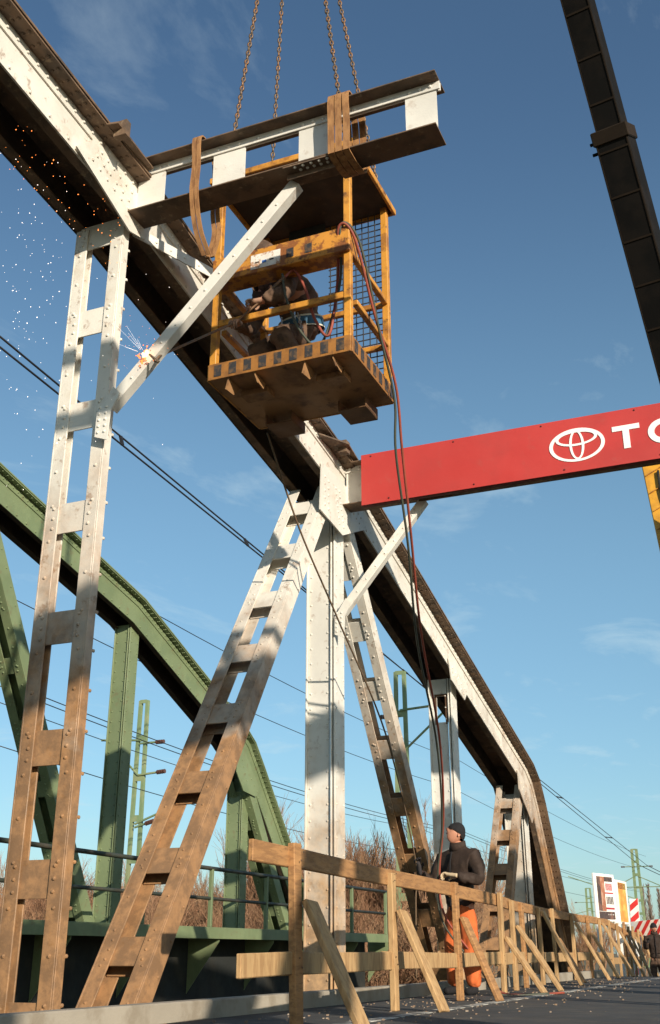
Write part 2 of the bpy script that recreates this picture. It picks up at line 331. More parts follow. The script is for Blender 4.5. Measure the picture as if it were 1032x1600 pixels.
def post(parent, y, z0, z1, x_in, x_out, material, depth=0.26, hole=None, rr=0.013):
    """closed column: a front plate and a back plate between two side channels with rolled edges"""
    s = 1 if x_in > x_out else -1; lo, hi = min(x_in, x_out), max(x_in, x_out)
    y0, y1 = y - depth / 2, y + depth / 2
    m = MB()
    if hole:
        hz0, hz1, hw = hole; c = lo + (hi - lo) * 0.52
        m.box(lo + 0.02, c - hw, y0 + 0.03, y0 + 0.045, z0, z1); m.box(c + hw, hi - 0.075, y0 + 0.03, y0 + 0.045, z0, z1)
        m.box(c - hw, c + hw, y0 + 0.031, y0 + 0.044, z0, hz0); m.box(c - hw, c + hw, y0 + 0.031, y0 + 0.044, hz1, z1)
    else: m.box(lo + 0.02, hi - 0.075, y0 + 0.03, y0 + 0.045, z0, z1)
    o = m.build('column_plate', material, parent)
    for xa, xb in ((lo, lo + 0.018), (hi - 0.055, hi - 0.037), (hi - 0.018, hi)):
        m = MB(); m.box(xa, xb, y0, y1, z0, z1); m.build('flange', material, o, bevel=0.003)
    if hole:
        m = MB(); c = lo + (hi - lo) * 0.52; hz0, hz1, hw = hole
        for a, b, d, e in ((c - hw - 0.03, c - hw - 0.002, hz0 - 0.03, hz1 + 0.03), (c + hw + 0.002, c + hw + 0.03, hz0 - 0.03, hz1 + 0.03), (c - hw - 0.002, c + hw + 0.002, hz1, hz1 + 0.03)):
            m.box(a, b, y0 + 0.024, y0 + 0.03, d, e)
        m.build('hole_rim', RUSTY, o)
    rv = MB(); k = z0 + 0.1
    while k < z1:
        for x in (lo + 0.05, hi - 0.095): rv.rivet((x, y0 + 0.03, k), (0, -1, 0), rr)
        for yy in (y0 + 0.04, y1 - 0.04): rv.rivet((x_in, yy, k), (s, 0, 0), rr)
        k += 0.16
    rv.build('rivets', material, o, stuff=True)
def chord(parent, prof, x_in, x_out, material, flange_mat, wh=0.36, over=0.15, rr=0.016):
    """riveted trough: wide cover plate on top, two webs, an angle under the cover on each side, a lip under each web"""
    s = 1 if x_in > x_out else -1
    m = MB(); a, b = x_in + s * over, x_out - s * over; m.sweep(prof, min(a, b), max(a, b), wh + 0.012, wh + 0.032)
    top = m.build('top_chord', flange_mat, parent)
    m = MB(); m.sweep(prof, min(a, b) + 0.02, max(a, b) - 0.02, wh + 0.034, wh + 0.05); m.build('cover_plate', flange_mat, top)
    for xe, q in ((x_in, s), (x_out, -s)):
        m = MB(); u, v = sorted((xe, xe - q * 0.016)); m.sweep(prof, u, v, 0.0, wh + 0.010); m.build('web_plate', material if xe == x_in else SHADEDK, top)  # outer web coloured dark to carry the trough's inner shade
        m = MB(); u, v = sorted((xe - q * 0.018, xe - q * 0.021)); m.sweep(prof, u, v, 0.02, wh + 0.008); m.build('shade_liner', SHADEDK, top)  # added thin dark sheet that paints shade onto the inside of the web
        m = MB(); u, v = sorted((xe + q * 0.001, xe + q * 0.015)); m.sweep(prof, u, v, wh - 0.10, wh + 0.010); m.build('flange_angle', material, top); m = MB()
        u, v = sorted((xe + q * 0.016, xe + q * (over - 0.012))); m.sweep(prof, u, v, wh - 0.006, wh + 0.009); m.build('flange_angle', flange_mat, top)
        m = MB(); u, v = sorted((xe - q * 0.018, xe - q * 0.10)); m.sweep(prof, u, v, 0.004, 0.018); m.build('lip_angle', BROWN if material is WHITE else SHADEDK, top)
    m = MB(); mw = MB()
    for i in range(len(prof) - 1):
        (ya, za), (yb, zb) = prof[i], prof[i + 1]; ln = math.hypot(yb - ya, zb - za); dy, dz = (yb - ya) / ln, (zb - za) / ln; k = 0.08
        if ya < 3 and yb < 3: continue
        while k < ln - 0.04:
            def at(x, n): return (x, ya + dy * k - dz * n, za + dz * k + dy * n)
            mw.rivet(at(x_in + s * 0.015, wh - 0.05), (s, 0, 0), rr)
            m.rivet(at(x_in + s * (over - 0.05), wh - 0.006), (0, 0, -1), rr)
            m.rivet(at(x_in + s * (0.05), wh - 0.006), (0, 0, -1), rr)
            if int(k / 0.115) % 2: mw.rivet(at(x_in, 0.04), (s, 0, 0), rr)
            k += 0.115
    m.build('rivets', flange_mat, top, stuff=True); mw.build('rivets', material, top, stuff=True)
    return top
def gusset(parent, poly, x, s, material, t=0.014, rows=None, rr=0.016):
    m = MB(); m.prism([(x, y, z) for y, z in poly], (s * t, 0, 0)); o = m.build('gusset_plate', material, parent)
    rv = MB()
    for (a, b, n) in rows or []:
        for i in range(n):
            f = i / max(1, n - 1); rv.rivet((x + s * t, a[0] + (b[0] - a[0]) * f, a[1] + (b[1] - a[1]) * f), (s, 0, 0), rr)
    if rv.v: rv.build('rivets', material, o, stuff=True)
# profile of the underside of the top chord, (Y, z)
NODES = [(5.95, 5.38), (10.45, 4.65), (14.6, 3.50), (18.2, 2.52)]
PROF = [(-18.5, 3.62), (-14.35, 4.79), (-10.3, 5.20), (-6.2, 5.42), (-2.15, 5.58), (1.9, 5.74)] + NODES + [(18.5, 2.36), (18.75, 2.08), (20.1, 0.2), (21.25, -1.35)]
BOT = -1.3
def white_truss(x_in, x_out, label, detail):
    t = thing('bridge_truss', (x_in, 2.0, BOT), label, 'bridge truss')
    s = 1 if x_in > x_out else -1
    chord(t, PROF, x_in, x_out, WHITE, BROWN)
    ladder(t, (5.95, 5.36), (5.95, BOT), x_in - s * 0.035, x_out + s * 0.04, WHITE, first=0.08, depth=0.085, fw=0.115, back=False)
    post(t, 10.45, BOT, 4.68, x_in - s * 0.075, x_out + s * 0.12, WHITEL)
    post(t, 14.62, BOT, 3.52, x_in - s * 0.075, x_out + s * 0.12, WHITEL, hole=(2.92, 3.28, 0.06))
    post(t, 18.5, BOT, 2.42, x_in - s * 0.075, x_out + s * 0.12, WHITEL)
    ladder(t, (10.06, 4.62), (6.24, BOT), x_in - s * 0.01, x_out + s * 0.06, WHITE, first=0.35, pitch=0.74, bh=0.22, depth=0.17, fw=0.125, rr=0.0115)
    ladder(t, (10.6, 4.46), (14.6, -1.05), x_in - s * 0.02, x_out + s * 0.14, WHITE, first=0.55, pitch=0.74, bh=0.24, fw=0.105, depth=0.17)
    ladder(t, (18.12, 2.48), (15.75, BOT), x_in - s * 0.02, x_out + s * 0.10, WHITE, first=0.35, pitch=0.62, bh=0.2, fw=0.105, depth=0.17)
    m = MB(); m.box(min(x_in, x_out), max(x_in, x_out), -18.5, 21.6, BOT - 0.35, BOT - 0.01); m.build('bottom_chord', WHITE, t)
    # members behind the camera, needed for the shadows they cast
    for y, z in ((1.9, 5.74), (-2.15, 5.58), (-6.2, 5.42), (-10.3, 5.20)):
        post(t, y, BOT, z, x_in + s * 0.04, x_out + s * 0.10, WHITE, rr=0.001) if not detail else ladder(t, (y, z - 0.02), (y, BOT), x_in + s * 0.02, x_out + s * 0.03, WHITE)
    for a, b in (((1.8, 5.55), (-2.0, BOT)), ((-6.1, 5.3), (-2.3, BOT)), ((-6.3, 5.3), (-10.1, BOT))):
        ladder(t, a, b, x_in + s * 0.02, x_out + s * 0.05, WHITE)
    # node plates
    g = x_in + s * 0.016
    gusset(t, [(9.72, 4.82), (9.68, 4.26), (10.30, 4.18), (11.02, 4.50), (11.0, 4.54), (10.9, 4.72), (10.5, 4.80)], g, s, WHITEL,
           rows=[((9.80, 4.68), (9.80, 4.36), 5), ((9.90, 4.66), (9.90, 4.34), 5), ((10.1, 4.66), (10.2, 4.28), 7), ((10.2, 4.66), (10.32, 4.28), 7), ((10.45, 4.60), (10.8, 4.50), 5), ((10.5, 4.68), (10.85, 4.58), 5)])
    gusset(t, [(5.15, 5.47), (5.35, 5.70), (6.25, 5.60), (6.12, 5.28), (5.9, 5.22)], g, s, WHITE,
           rows=[((5.35, 5.50), (5.85, 5.40), 6), ((5.40, 5.57), (5.85, 5.48), 6), ((5.45, 5.64), (5.88, 5.58), 6), ((6.0, 5.34), (6.0, 5.56), 4)])
    gusset(t, [(14.1, 3.72), (14.2, 3.42), (14.8, 3.26), (15.0, 3.44)], g, s, WHITE, rows=[((14.25, 3.6), (14.8, 3.42), 5), ((14.3, 3.5), (14.75, 3.34), 5)])
    gusset(t, [(17.7, 2.72), (17.7, 2.4), (18.45, 1.95), (18.75, 2.15), (18.45, 2.45)], g, s, WHITE, rows=[((17.85, 2.52), (18.4, 2.3), 5), ((17.9, 2.42), (18.4, 2.15), 5)])
    return t
XI, XO = -4.25, -4.78
TL = white_truss(XI, XO, 'white riveted steel truss standing behind the timber fence, its top chord stepping down', True)
white_truss(-XI, -XO, 'white riveted truss on the far side of the roadway from the timber fence', False)
# horizontal lateral plates at the nodes
def lateral_plate(pts, z, parent):
    m = MB(); m.prism([(p.x, p.y, z) for p in pts], (0, 0, 0.016)); o = m.build('lateral_plate', BROWN, parent); return o
lp = lateral_plate([onZ(*p, 5.80) for p in [(146, 196), (185, 190), (240, 262), (198, 282)]], 5.79, TL)
m = MB(); q = onZ(190, 205, 5.79); m.box(q.x - 0.05, q.x + 0.06, q.y - 0.03, q.y + 0.03, 5.73, 5.87); m.build('bolt_block', BROWN, lp)
lp = lateral_plate([onZ(*p, 5.10) for p in [(498, 676), (545, 692), (563, 722), (530, 745)]], 5.085, TL)
m = MB(); q = onZ(538, 700, 5.1); m.box(q.x - 0.05, q.x + 0.05, q.y - 0.06, q.y + 0.05, 5.03, 5.17); m.build('bolt_block', BROWN, lp)

# ------------------------------------------------------------------ cross beams
def angle_bar(p0, p1, a, b, t, up, flip=1):
    """L section from p0 to p1: leg a along 'up', leg b square to it"""
    m = MB(); p0, p1 = Vector(p0), Vector(p1); d = (p1 - p0).normalized(); side = d.cross(Vector(up)).normalized(); u = side.cross(d).normalized()
    c = (p0 + p1) / 2; ln = (p1 - p0).length / 2
    m.obox(c + u * a / 2, d * ln, side * t / 2, u * a / 2); m.obox(c + side * flip * (t / 2 + b / 2) + u * t / 2, d * ln, side * b / 2, u * t / 2)
    return m, side, u
def cross_beam(y, x0, x1, z0, z1, plates, label, knee=None, knee_right=None, group=None):
    t = thing('cross_beam', ((x0 + x1) / 2, y, z0), label, 'steel beam', group)
    m = MB()                                    # top flange: two angles back to back
    for q in (-1, 1):
        m.box(x0, x1, y + q * 0.006 if q > 0 else y - 0.018, y + 0.018 if q > 0 else y - 0.006, z1 - 0.085, z1 - 0.013)
    m.build('flange_angle', WHITEC, t, bevel=0.002)
    m = MB(); m.box(x0, x1 + 0.0, y - 0.125, y + 0.125, z1 - 0.012, z1); m.build('top_flange', BROWN, t, bevel=0.002)
    m = MB()
    for q in (-1, 1):
        m.box(x0, x1 - 0.06, y + 0.006 if q > 0 else y - 0.018, y + 0.018 if q > 0 else y - 0.006, z0 + 0.013, z0 + 0.085)
    m.build('flange_angle', WHITEC, t, bevel=0.002)
    m = MB(); m.box(x0, x1 - 0.01, y - 0.125, y + 0.125, z0, z0 + 0.012); m.build('bottom_flange', BROWN, t, bevel=0.002)
    rv = MB()
    for a, b in plates:
        m = MB(); m.box(a, b, y - 0.0055, y + 0.0055, z0 + 0.014, z1 - 0.014); m.build('batten_plate', WHITEC, t)
        for i in range(3): rv.rivet((a + (b - a) * (i + 0.5) / 3, y - 0.018, z1 - 0.05), (0, -1, 0), 0.016)
    k = x0 + 0.1
    while k < x1 - 0.05:
        if not any(a - 0.03 < k < b + 0.03 for a, b in plates): rv.rivet((k, y - 0.018, z1 - 0.05), (0, -1, 0), 0.016)
        k += 0.2
    rv.build('rivets', WHITEC, t, stuff=True)
    if knee:
        (xa, za), (xb, zb) = knee
        a, b = Vector((xa, y - 0.10, za)), Vector((xb, y + 0.03, zb))
        m, side, u = angle_bar(a, b, 0.11, 0.075, 0.012, (0, -1, 0), -1)
        m2 = MB(); d = (b - a).normalized(); perp = d.cross(Vector((0, -1, 0))).normalized(); nrm = perp.cross(d).normalized()
        m2.obox((a + b) / 2, d * (b - a).length / 2, perp * 0.043, nrm * 0.006)
        m2.obox((a + b) / 2 + perp * 0.043 - nrm * 0.038, d * ((b - a).length / 2), perp * 0.006, nrm * 0.043)
        kb = m2.build('knee_brace', WHITEC, t, bevel=0.002)
        rv = MB(); n = int((b - a).length / 0.17)
        for i in range(n): rv.rivet(a + d * (0.1 + i * 0.17) + nrm * 0.006 + perp * 0.012, nrm, 0.012)
        rv.build('rivets', WHITEC, kb, stuff=True)
        m = MB(); m.box(xb - 0.03, xb + 0.36, y - 0.122, y + 0.05, z0 - 0.014, z0 - 0.002); m.box(xb - 0.03, xb + 0.36, y - 0.04, y - 0.03, z0 - 0.06, z0 - 0.0145); fp = m.build('foot_plate', BROWN, kb)
        rv = MB()
        for i in range(5): rv.rivet((xb + 0.06 + i * 0.065, y - 0.10, z0 - 0.014), (0, 0, -1), 0.014); rv.rivet((xb + 0.09 + i * 0.055, y - 0.06, z0 - 0.014), (0, 0, -1), 0.014)
        rv.build('rivets', WHITEC, kb, stuff=True)
        m = MB(); m.prism([(xa - 0.07, y - 0.125, za - 0.06), (xa + 0.055, y - 0.125, za + 0.135), (xa + 0.115, y - 0.125, za + 0.075), (xa + 0.045, y - 0.125, za - 0.06), (xa + 0.035, y - 0.125, za - 0.29), (xa - 0.07, y - 0.125, za - 0.25)], (0, 0.012, 0))
        m.build('foot_plate', WHITEC, kb)
        rv = MB()
        for i in range(5):
            for j in (0, 1): rv.rivet((xa - 0.045 + j * 0.055, y - 0.125, za - 0.02 - i * 0.05), (0, -1, 0), 0.013)
        rv.build('rivets', WHITEC, kb, stuff=True)
    if knee_right:
        (xa, za), (xb, zb) = knee_right; m = MB(); m.bar((xa, y - 0.10, za), (xb, y - 0.10, zb), 0.12, 0.012, (0, -1, 0)); m.build('knee_brace', WHITEC, t)
    return t
kt, kb_ = onY(168, 634, 5.87), onY(461, 284, 6.0)
CB0 = cross_beam(5.97, -4.232, -1.66, 5.37, 5.865, [(-4.22, -3.97), (-3.53, -3.25), (-2.79, -2.545), (-1.93, -1.69)],
                 'cut white cross beam hanging in brown slings with one end free in the air', knee=((kt.x, kt.z), (kb_.x, min(kb_.z, 5.362))))
k1, k2 = onY(533, 955, 10.3), onY(655, 782, 10.3)
cross_beam(10.42, -4.232, 4.232, 4.535, 5.045, [(-4.22, -3.9)] + [(-3.3 + i * 0.7, -3.05 + i * 0.7) for i in range(10)],
           'white cross beam carrying the red sign', knee=((k1.x, k1.z), (k2.x, 4.52)), knee_right=((4.2, k1.z), (-k2.x, 4.52)))
cross_beam(1.9, -4.232, 4.232, 5.70, 6.28, [(-4.0 + i * 0.72, -3.75 + i * 0.72) for i in range(11)], 'white cross beam overhead between both trusses, uncut and bare', knee=((-4.24, 4.0), (-2.8, 5.69)), knee_right=((4.24, 4.0), (2.8, 5.69)))
# cut-off lateral brace left at the first node
a, b = onZ(203, 357, 5.40), onZ(327, 424, 5.40)
m = MB(); d = (b - a).normalized(); sd = d.cross(Vector((0, 0, 1)))
m.obox((a + b) / 2, d * (b - a).length / 2, sd * 0.05, Vector((0, 0, 0.006))); m.obox((a + b) / 2 + sd * 0.05 + Vector((0, 0, -0.045)), d * (b - a).length / 2, sd * 0.006, Vector((0, 0, 0.05)))
lb = m.build('lateral_brace', WHITEC, TL, bevel=0.002); rv = MB()
for i in range(5): rv.rivet(a + d * (0.08 + i * 0.15) + sd * 0.056 + Vector((0, 0, -0.045)), sd, 0.014)
rv.build('rivets', WHITEC, lb, stuff=True)

# ------------------------------------------------------------------ red sign
SY = 10.22
sg = thing('sign_board', (0, SY, 4.46), 'long red sign panel with white oval emblem and letters on the cross beam', 'sign')
m = MB(); m.box(-3.965, 3.95, SY, SY + 0.012, 4.462, 5.06); m.build('panel', RED, sg)
m = MB(); m.box(-3.965, 3.95, SY + 0.013, SY + 0.07, 4.457, 4.47); m.box(-3.965, 3.95, SY + 0.013, SY + 0.07, 5.052, 5.062); m.box(-3.967, -3.955, SY + 0.013, SY + 0.07, 4.472, 5.05); m.build('edge_fold', DRED, sg)
m = MB()
for i in range(8):
    for z in (4.50, 5.03): m.rivet((-3.85 + i * 0.95 + (0.2 if z < 4.6 else 0), SY, z), (0, -1, 0), 0.011)
m.build('screws', DRED, sg, stuff=True)
def ring(m, cx, cz, a, b, wa, wb, y, n=48, t0=0, t1=2 * math.pi):
    full = t1 - t0 > 6.2; k = n if full else n + 1; o = len(m.v)
    for i in range(k):
        t = t0 + (t1 - t0) * i / n
        for aa, bb in ((a, b), (a - wa, b - wb)):
            for yy in (y, y - 0.004): m.v.append((cx + aa * math.cos(t), yy, cz + bb * math.sin(t)))
    for i in range(n):
        p, q = o + 4 * i, o + 4 * ((i + 1) % k)
        m.f += [(p + 1, q + 1, q + 3, p + 3), (p, q, q + 1, p + 1), (p + 2, p + 3, q + 3, q + 2)]
lc = (onY(902, 695, SY)); LX, LZ = lc.x, lc.z
m = MB(); yl = SY - 0.002
ring(m, LX, LZ, 0.283, 0.185, 0.037, 0.025, yl); 
m.build('emblem_ring', SWHITE, sg)
m = MB(); ring(m, LX, LZ + 0.075, 0.213, 0.086, 0.031, 0.023, yl - 0.0005); m.build('emblem_ring', SWHITE, sg)
m = MB(); ring(m, LX, LZ + 0.0, 0.075, 0.164, 0.025, 0.019, yl - 0.001); m.build('emblem_ring', SWHITE, sg)
zb, zt = 4.625, 4.88; H = zt - zb; x = onY(959, 690, SY).x
def poly(pts, name='letter'):
    mm = MB(); mm.prism([(px, yl, pz) for px, pz in pts], (0, -0.004, 0)); return mm.build(name, SWHITE, sg)
def letterT(x): poly([(x, zt), (x + 0.27, zt), (x + 0.27, zt - 0.055), (x + 0.165, zt - 0.055), (x + 0.165, zb), (x + 0.1, zb), (x + 0.1, zt - 0.055), (x, zt - 0.055)])
def letterO(x): mm = MB(); ring(mm, x + 0.15, (zb + zt) / 2, 0.15, H / 2 + 0.006, 0.062, 0.058, yl); mm.build('letter', SWHITE, sg)
def letterY(x): poly([(x, zt), (x + 0.075, zt), (x + 0.135, zb + 0.155), (x + 0.195, zt), (x + 0.27, zt), (x + 0.167, zb + 0.1), (x + 0.167, zb), (x + 0.103, zb), (x + 0.103, zb + 0.1)])
def letterA(x):
    mm = MB(); mm.prism([(x, yl, zb), (x + 0.07, yl, zb), (x + 0.15, yl, zt - 0.06), (x + 0.23, yl, zb), (x + 0.30, yl, zb), (x + 0.185, yl, zt), (x + 0.115, yl, zt)], (0, -0.004, 0))
    mm.box(x + 0.1, x + 0.2, yl - 0.0045, yl - 0.0005, zb + 0.05, zb + 0.095); mm.build('letter', SWHITE, sg)
for fn in (letterT, letterO, letterY, letterO, letterT, letterA): fn(x); x += 0.345

# ------------------------------------------------------------------ green railway bridge
GXI, GXO = -9.62, -10.08
gt = thing('railway_truss', (GXI, 12, -1), 'green riveted railway bridge truss with its own walkway beyond the white truss', 'bridge truss')
GP = [(-6, 6.5), (2.3, 6.55), (6.4, 6.35), (10.5, 5.80), (14.5, 4.92), (18.1, 3.55), (18.5, 3.33), (18.85, 2.98), (20.4, 1.35), (22.3, -0.9)]
chord(gt, GP, GXI, GXO, GREEN, GREEN, wh=0.40, over=0.13, rr=0.02)
post(gt, 14.72, -0.9, 4.93, GXI - 0.10, GXO + 0.05, GREEN, rr=0.016)
post(gt, 18.95, -0.9, 3.2, GXI - 0.16, GXO - 0.03, GREEN, rr=0.016)
post(gt, 10.5, -0.9, 5.8, GXI + 0.02, GXO + 0.03, GREEN, rr=0.016)
ladder(gt, (10.7, 5.72), (14.75, -0.9), GXI, GXO + 0.03, GREEN, first=0.6, pitch=0.9, rr=0.016)
ladder(gt, (18.6, 3.2), (21.7, -0.9), GXI - 0.01, GXO + 0.02, GREEN, first=0.55, pitch=0.62, bh=0.2, rr=0.016)
gusset(gt, [(18.25, 3.60), (18.2, 3.05), (18.5, 2.75), (19.0, 2.7), (19.2, 2.85), (18.7, 3.3)], GXI + 0.016, 1, GREEN, rows=[((18.4, 3.3), (18.6, 2.95), 4), ((18.8, 3.0), (19.05, 2.8), 3)])
m = MB(); m.box(GXO, GXI, -6, 22.5, -1.3, -0.85); m.build('bottom_chord', SHADEBK, gt)
wk = thing('walkway', (-9.2, 12, 0.3), 'green steel walkway with dark handrails beside the railway truss', 'walkway')
m = MB(); m.box(-9.6, -8.98, -2, 24.5, 0.27, 0.33); m.build('deck_plate', GREEN, wk)
m = MB(); m.box(-8.98, -8.95, -2, 24.5, 0.20, 0.37); m.build('fascia', GREEN, wk, bevel=0.004)
m = MB(); m.box(-9.60, -9.56, -2, 24.5, -1.6, 0.265); m.build('girder_web', SHADEBK, wk)  # girder coloured near-black in place of the shade under the walkway
for z, r in ((1.24, 0.032), (0.79, 0.026)):
    m = MB(); m.tube([(-8.98, -2, z), (-8.98, 24.5, z)], r, 8); m.build('handrail', DARKRAIL, wk, smooth=True)
for i in range(11):
    y = 4.3 + i * 2.0; m = MB(); m.bar((-8.98, y, 0.372), (-8.98, y, 1.23), 0.06, 0.06, (0, 1, 0)); m.build('railing_post', GREEN, wk, bevel=0.004)
    m = MB(); m.prism([(-9.55, y + 0.35, 0.26), (-8.99, y + 0.35, 0.26), (-8.99, y + 0.35, 0.16), (-9.55, y + 0.35, -0.6)], (0, 0.012, 0)); m.build('bracket', GREEN, wk)

# ------------------------------------------------------------------ work cage
CX0, CX1, CY0, CY1, CZ0, CZ1 = -4.08, -2.79, 7.0, 7.98, 4.40, 6.46
cg = thing('work_cage', ((CX0 + CX1) / 2, (CY0 + CY1) / 2, CZ0), 'yellow steel man basket with striped toe board and mesh sides hung on chains', 'work platform')
m = MB(); m.box(CX0, CX1, CY0, CY1, CZ0, CZ0 + 0.02); m.build('floor_plate', RUSTL, cg)
def rail(p0, p1, w, h, name='rail', mt=YELL, up=(0, 0, 1)): q = MB(); q.bar(p0, p1, w, h, up); return q.build(name, mt, cg, bevel=0.004)
tb = MB(); tb.box(CX0, CX1, CY0 - 0.012, CY0 - 0.001, CZ0 - 0.005, CZ0 + 0.145); ftb = tb.build('toe_board', YELLD, cg, bevel=0.002)
for i in range(9):
    q = MB(); c = CX0 + 0.09 + i * 0.139; q.box(c - 0.032, c + 0.036, CY0 - 0.0155, CY0 - 0.0125, CZ0 + 0.018, CZ0 + 0.125); q.build('stripe', BLACKP, ftb)
tb = MB(); tb.box(CX1 + 0.001, CX1 + 0.012, CY0, CY1, CZ0 - 0.005, CZ0 + 0.145); stb = tb.build('toe_board', YELLD, cg, bevel=0.002)
for i in range(7):
    q = MB(); c = CY0 + 0.08 + i * 0.139; q.box(CX1 + 0.0125, CX1 + 0.0155, c - 0.032, c + 0.036, CZ0 + 0.018, CZ0 + 0.125); q.build('stripe', BLACKP, stb)
tb = MB(); tb.box(CX0 - 0.012, CX0 - 0.001, CY0, CY1, CZ0 - 0.005, CZ0 + 0.145); tb.build('toe_board', YELL, cg)
tb = MB(); tb.box(CX0, CX1, CY1 + 0.001, CY1 + 0.012, CZ0 - 0.005, CZ0 + 0.145); tb.build('toe_board', YELL, cg)
for x in (CX0 + 0.03, CX1 - 0.03):
    for y in (CY0 + 0.03, CY1 - 0.03): rail((x, y, CZ0 + 0.022), (x, y, CZ1 - 0.002), 0.06, 0.06, 'corner_post', up=(0, 1, 0))
# deep front beam, with label
q = MB(); q.box(CX0 + 0.0, CX1 + 0.005, CY0 - 0.03, CY0 + 0.17, 5.35, 5.59); fb = q.build('front_beam', YELLB, cg, bevel=0.006)
q = MB(); q.box(-3.70, -3.42, CY0 - 0.034, CY0 - 0.031, 5.385, 5.53); lab = q.build('label_plate', LABELW, fb)
for i in range(3):
    q = MB(); q.box(-3.66 + i * 0.07, -3.62 + i * 0.07, CY0 - 0.036, CY0 - 0.0345, 5.44 - 0.012 * (i % 2), 5.455); q.build('print_mark', PBLUE if i == 1 else BLACKP, lab)
for x in (-3.33, -3.16, -3.92, -4.0):
    q = MB(); q.box(x - 0.03, x + 0.035, CY0 - 0.0335, CY0 - 0.0305, 5.42, 5.51); q.build('stripe', BLACKP, fb)
e = 0.03
for z in (4.95,):
    rail((CX0 + 0.06, CY0 + e, z), (CX1 - 0.06, CY0 + e, z + 0.0), 0.045, 0.06)
for z in (5.40, 4.96):
    rail((CX1 - e, CY0 + 0.17, z), (CX1 - e, CY1 - 0.06, z), 0.05, 0.045)
    rail((CX0 + e, CY0 + 0.17, z), (CX0 + e, CY1 - 0.06, z), 0.05, 0.045)
    rail((CX0 + 0.06, CY1 - e, z), (CX1 - 0.06, CY1 - e, z), 0.045, 0.05)
# roof sheet, its angle frame and rear splash panel
q = MB(); q.box(CX0 - 0.03, CX1 + 0.03, CY0 - 0.03, CY1 + 0.03, CZ1, CZ1 + 0.012); q.build('roof_sheet', SHADEDK, cg)
for p0, p1 in (((CX0 - 0.03, CY0 - 0.045, CZ1 - 0.01), (CX1 + 0.03, CY0 - 0.045, CZ1 - 0.01)), ((CX1 + 0.045, CY0 - 0.06, CZ1 - 0.01), (CX1 + 0.045, CY1 + 0.06, CZ1 - 0.01)),
               ((CX0 - 0.045, CY0 - 0.06, CZ1 - 0.01), (CX0 - 0.045, CY1 + 0.06, CZ1 - 0.01)), ((CX0 - 0.03, CY1 + 0.045, CZ1 - 0.01), (CX1 + 0.03, CY1 + 0.045, CZ1 - 0.01))):
    rail(p0, p1, 0.028, 0.06, 'roof_edge')
q = MB(); q.box(-3.80, -3.42, CY1 - 0.05, CY1 - 0.035, 5.98, CZ1 - 0.004); q.build('rear_panel', SHADEBK, cg)
# wire mesh on the rear and the right side
q = MB(); g = 0.065; r = 0.0042; x = -3.38
while x < CX1 - 0.04: q.bar((x, CY1 - 0.008, CZ0 + 0.15), (x, CY1 - 0.008, CZ1 - 0.02), r * 2, r * 2, (0, 1, 0)); x += g
z = CZ0 + 0.17
while z < CZ1 - 0.03: q.bar((-3.40, CY1 - 0.001, z), (CX1 - 0.03, CY1 - 0.001, z), r * 2, r * 2); z += g
q.build('rear_mesh', MESHW, cg, stuff=True)
# fork guides below the floor
for fx in (-3.78, -3.08):
    for sx in (-1, 1):
        q = MB(); q.prism([(fx + sx * 0.12, CY0 + 0.01, CZ0 - 0.003), (fx + sx * 0.12, CY0 + 0.22, CZ0 - 0.003), (fx + sx * 0.14, CY0 + 0.14, CZ0 - 0.10), (fx + sx * 0.15, CY0 + 0.02, CZ0 - 0.10)], (0.01, 0, 0)); q.build('fork_guide', RUSTL, cg)
    q = MB(); q.box(fx - 0.125, fx + 0.125, CY0 + 0.26, CY0 + 0.40, CZ0 - 0.055, CZ0 - 0.003); q.build('fork_stop', RUSTL, cg)
    q = MB()
    q.box(fx - 0.13, fx - 0.118, CY1 - 0.24, CY1 + 0.05, CZ0 - 0.10, CZ0 - 0.006); q.box(fx + 0.118, fx + 0.13, CY1 - 0.24, CY1 + 0.05, CZ0 - 0.10, CZ0 - 0.006)
    q.box(fx - 0.13, fx + 0.13, CY1 - 0.24, CY1 + 0.05, CZ0 - 0.112, CZ0 - 0.102); q.build('fork_pocket', RUSTY, cg, bevel=0.003)
# lifting lugs
for x in (CX0 + 0.05, CX1 - 0.05):
    for y in (CY0 + 0.05, CY1 - 0.05):
        q = MB(); q.bar((x, y, CZ1 + 0.013), (x, y, CZ1 + 0.09), 0.015, 0.07, (0, 1, 0)); q.build('lifting_lug', YELL, cg)

# chains
APEX = Vector((-3.60, 7.45, 12.3))
def torus_link(m, c, d, side, L_=0.062, W=0.021, r=0.0072):
    up = d; n = 10; o = len(m.v); nrm = d.cross(side)
    for i in range(n):
        t = 2 * math.pi * i / n; ct, st = math.cos(t), math.sin(t)
        cen = c + up * (ct * (L_ / 2 - r)) + side * (st * (W - r)); rad = (up * ct * (W / L_ * 2) + side * st).normalized()
        for k in range(4):
            a = math.pi / 2 * k + 0.78; m.v.append(tuple(cen + rad * math.cos(a) * r + nrm * math.sin(a) * r))
    for i in range(n):
        for k in range(4): m.f.append((o + 4 * i + k, o + 4 * i + (k + 1) % 4, o + 4 * ((i + 1) % n) + (k + 1) % 4, o + 4 * ((i + 1) % n) + k))
def chain(p0, p1, label, step=0.058):
    m = MB(); p0, p1 = Vector(p0), Vector(p1); d = (p1 - p0); n = int(d.length / step); d.normalize()
    s0 = d.cross(Vector((0.3, 1, 0))).normalized(); s1 = d.cross(s0).normalized()
    for i in range(n): torus_link(m, p0 + d * (i + 0.5) * step, d, (s0 * 0.8 + s1 * 0.6) if i % 2 else (s1 * 0.8 - s0 * 0.6), L_=step * 1.42, W=step * 0.46, r=0.0115)
    return tag(m.build('lifting_chain', CHAIN, smooth=True), label, 'chain', 'chains of the lifting sling')
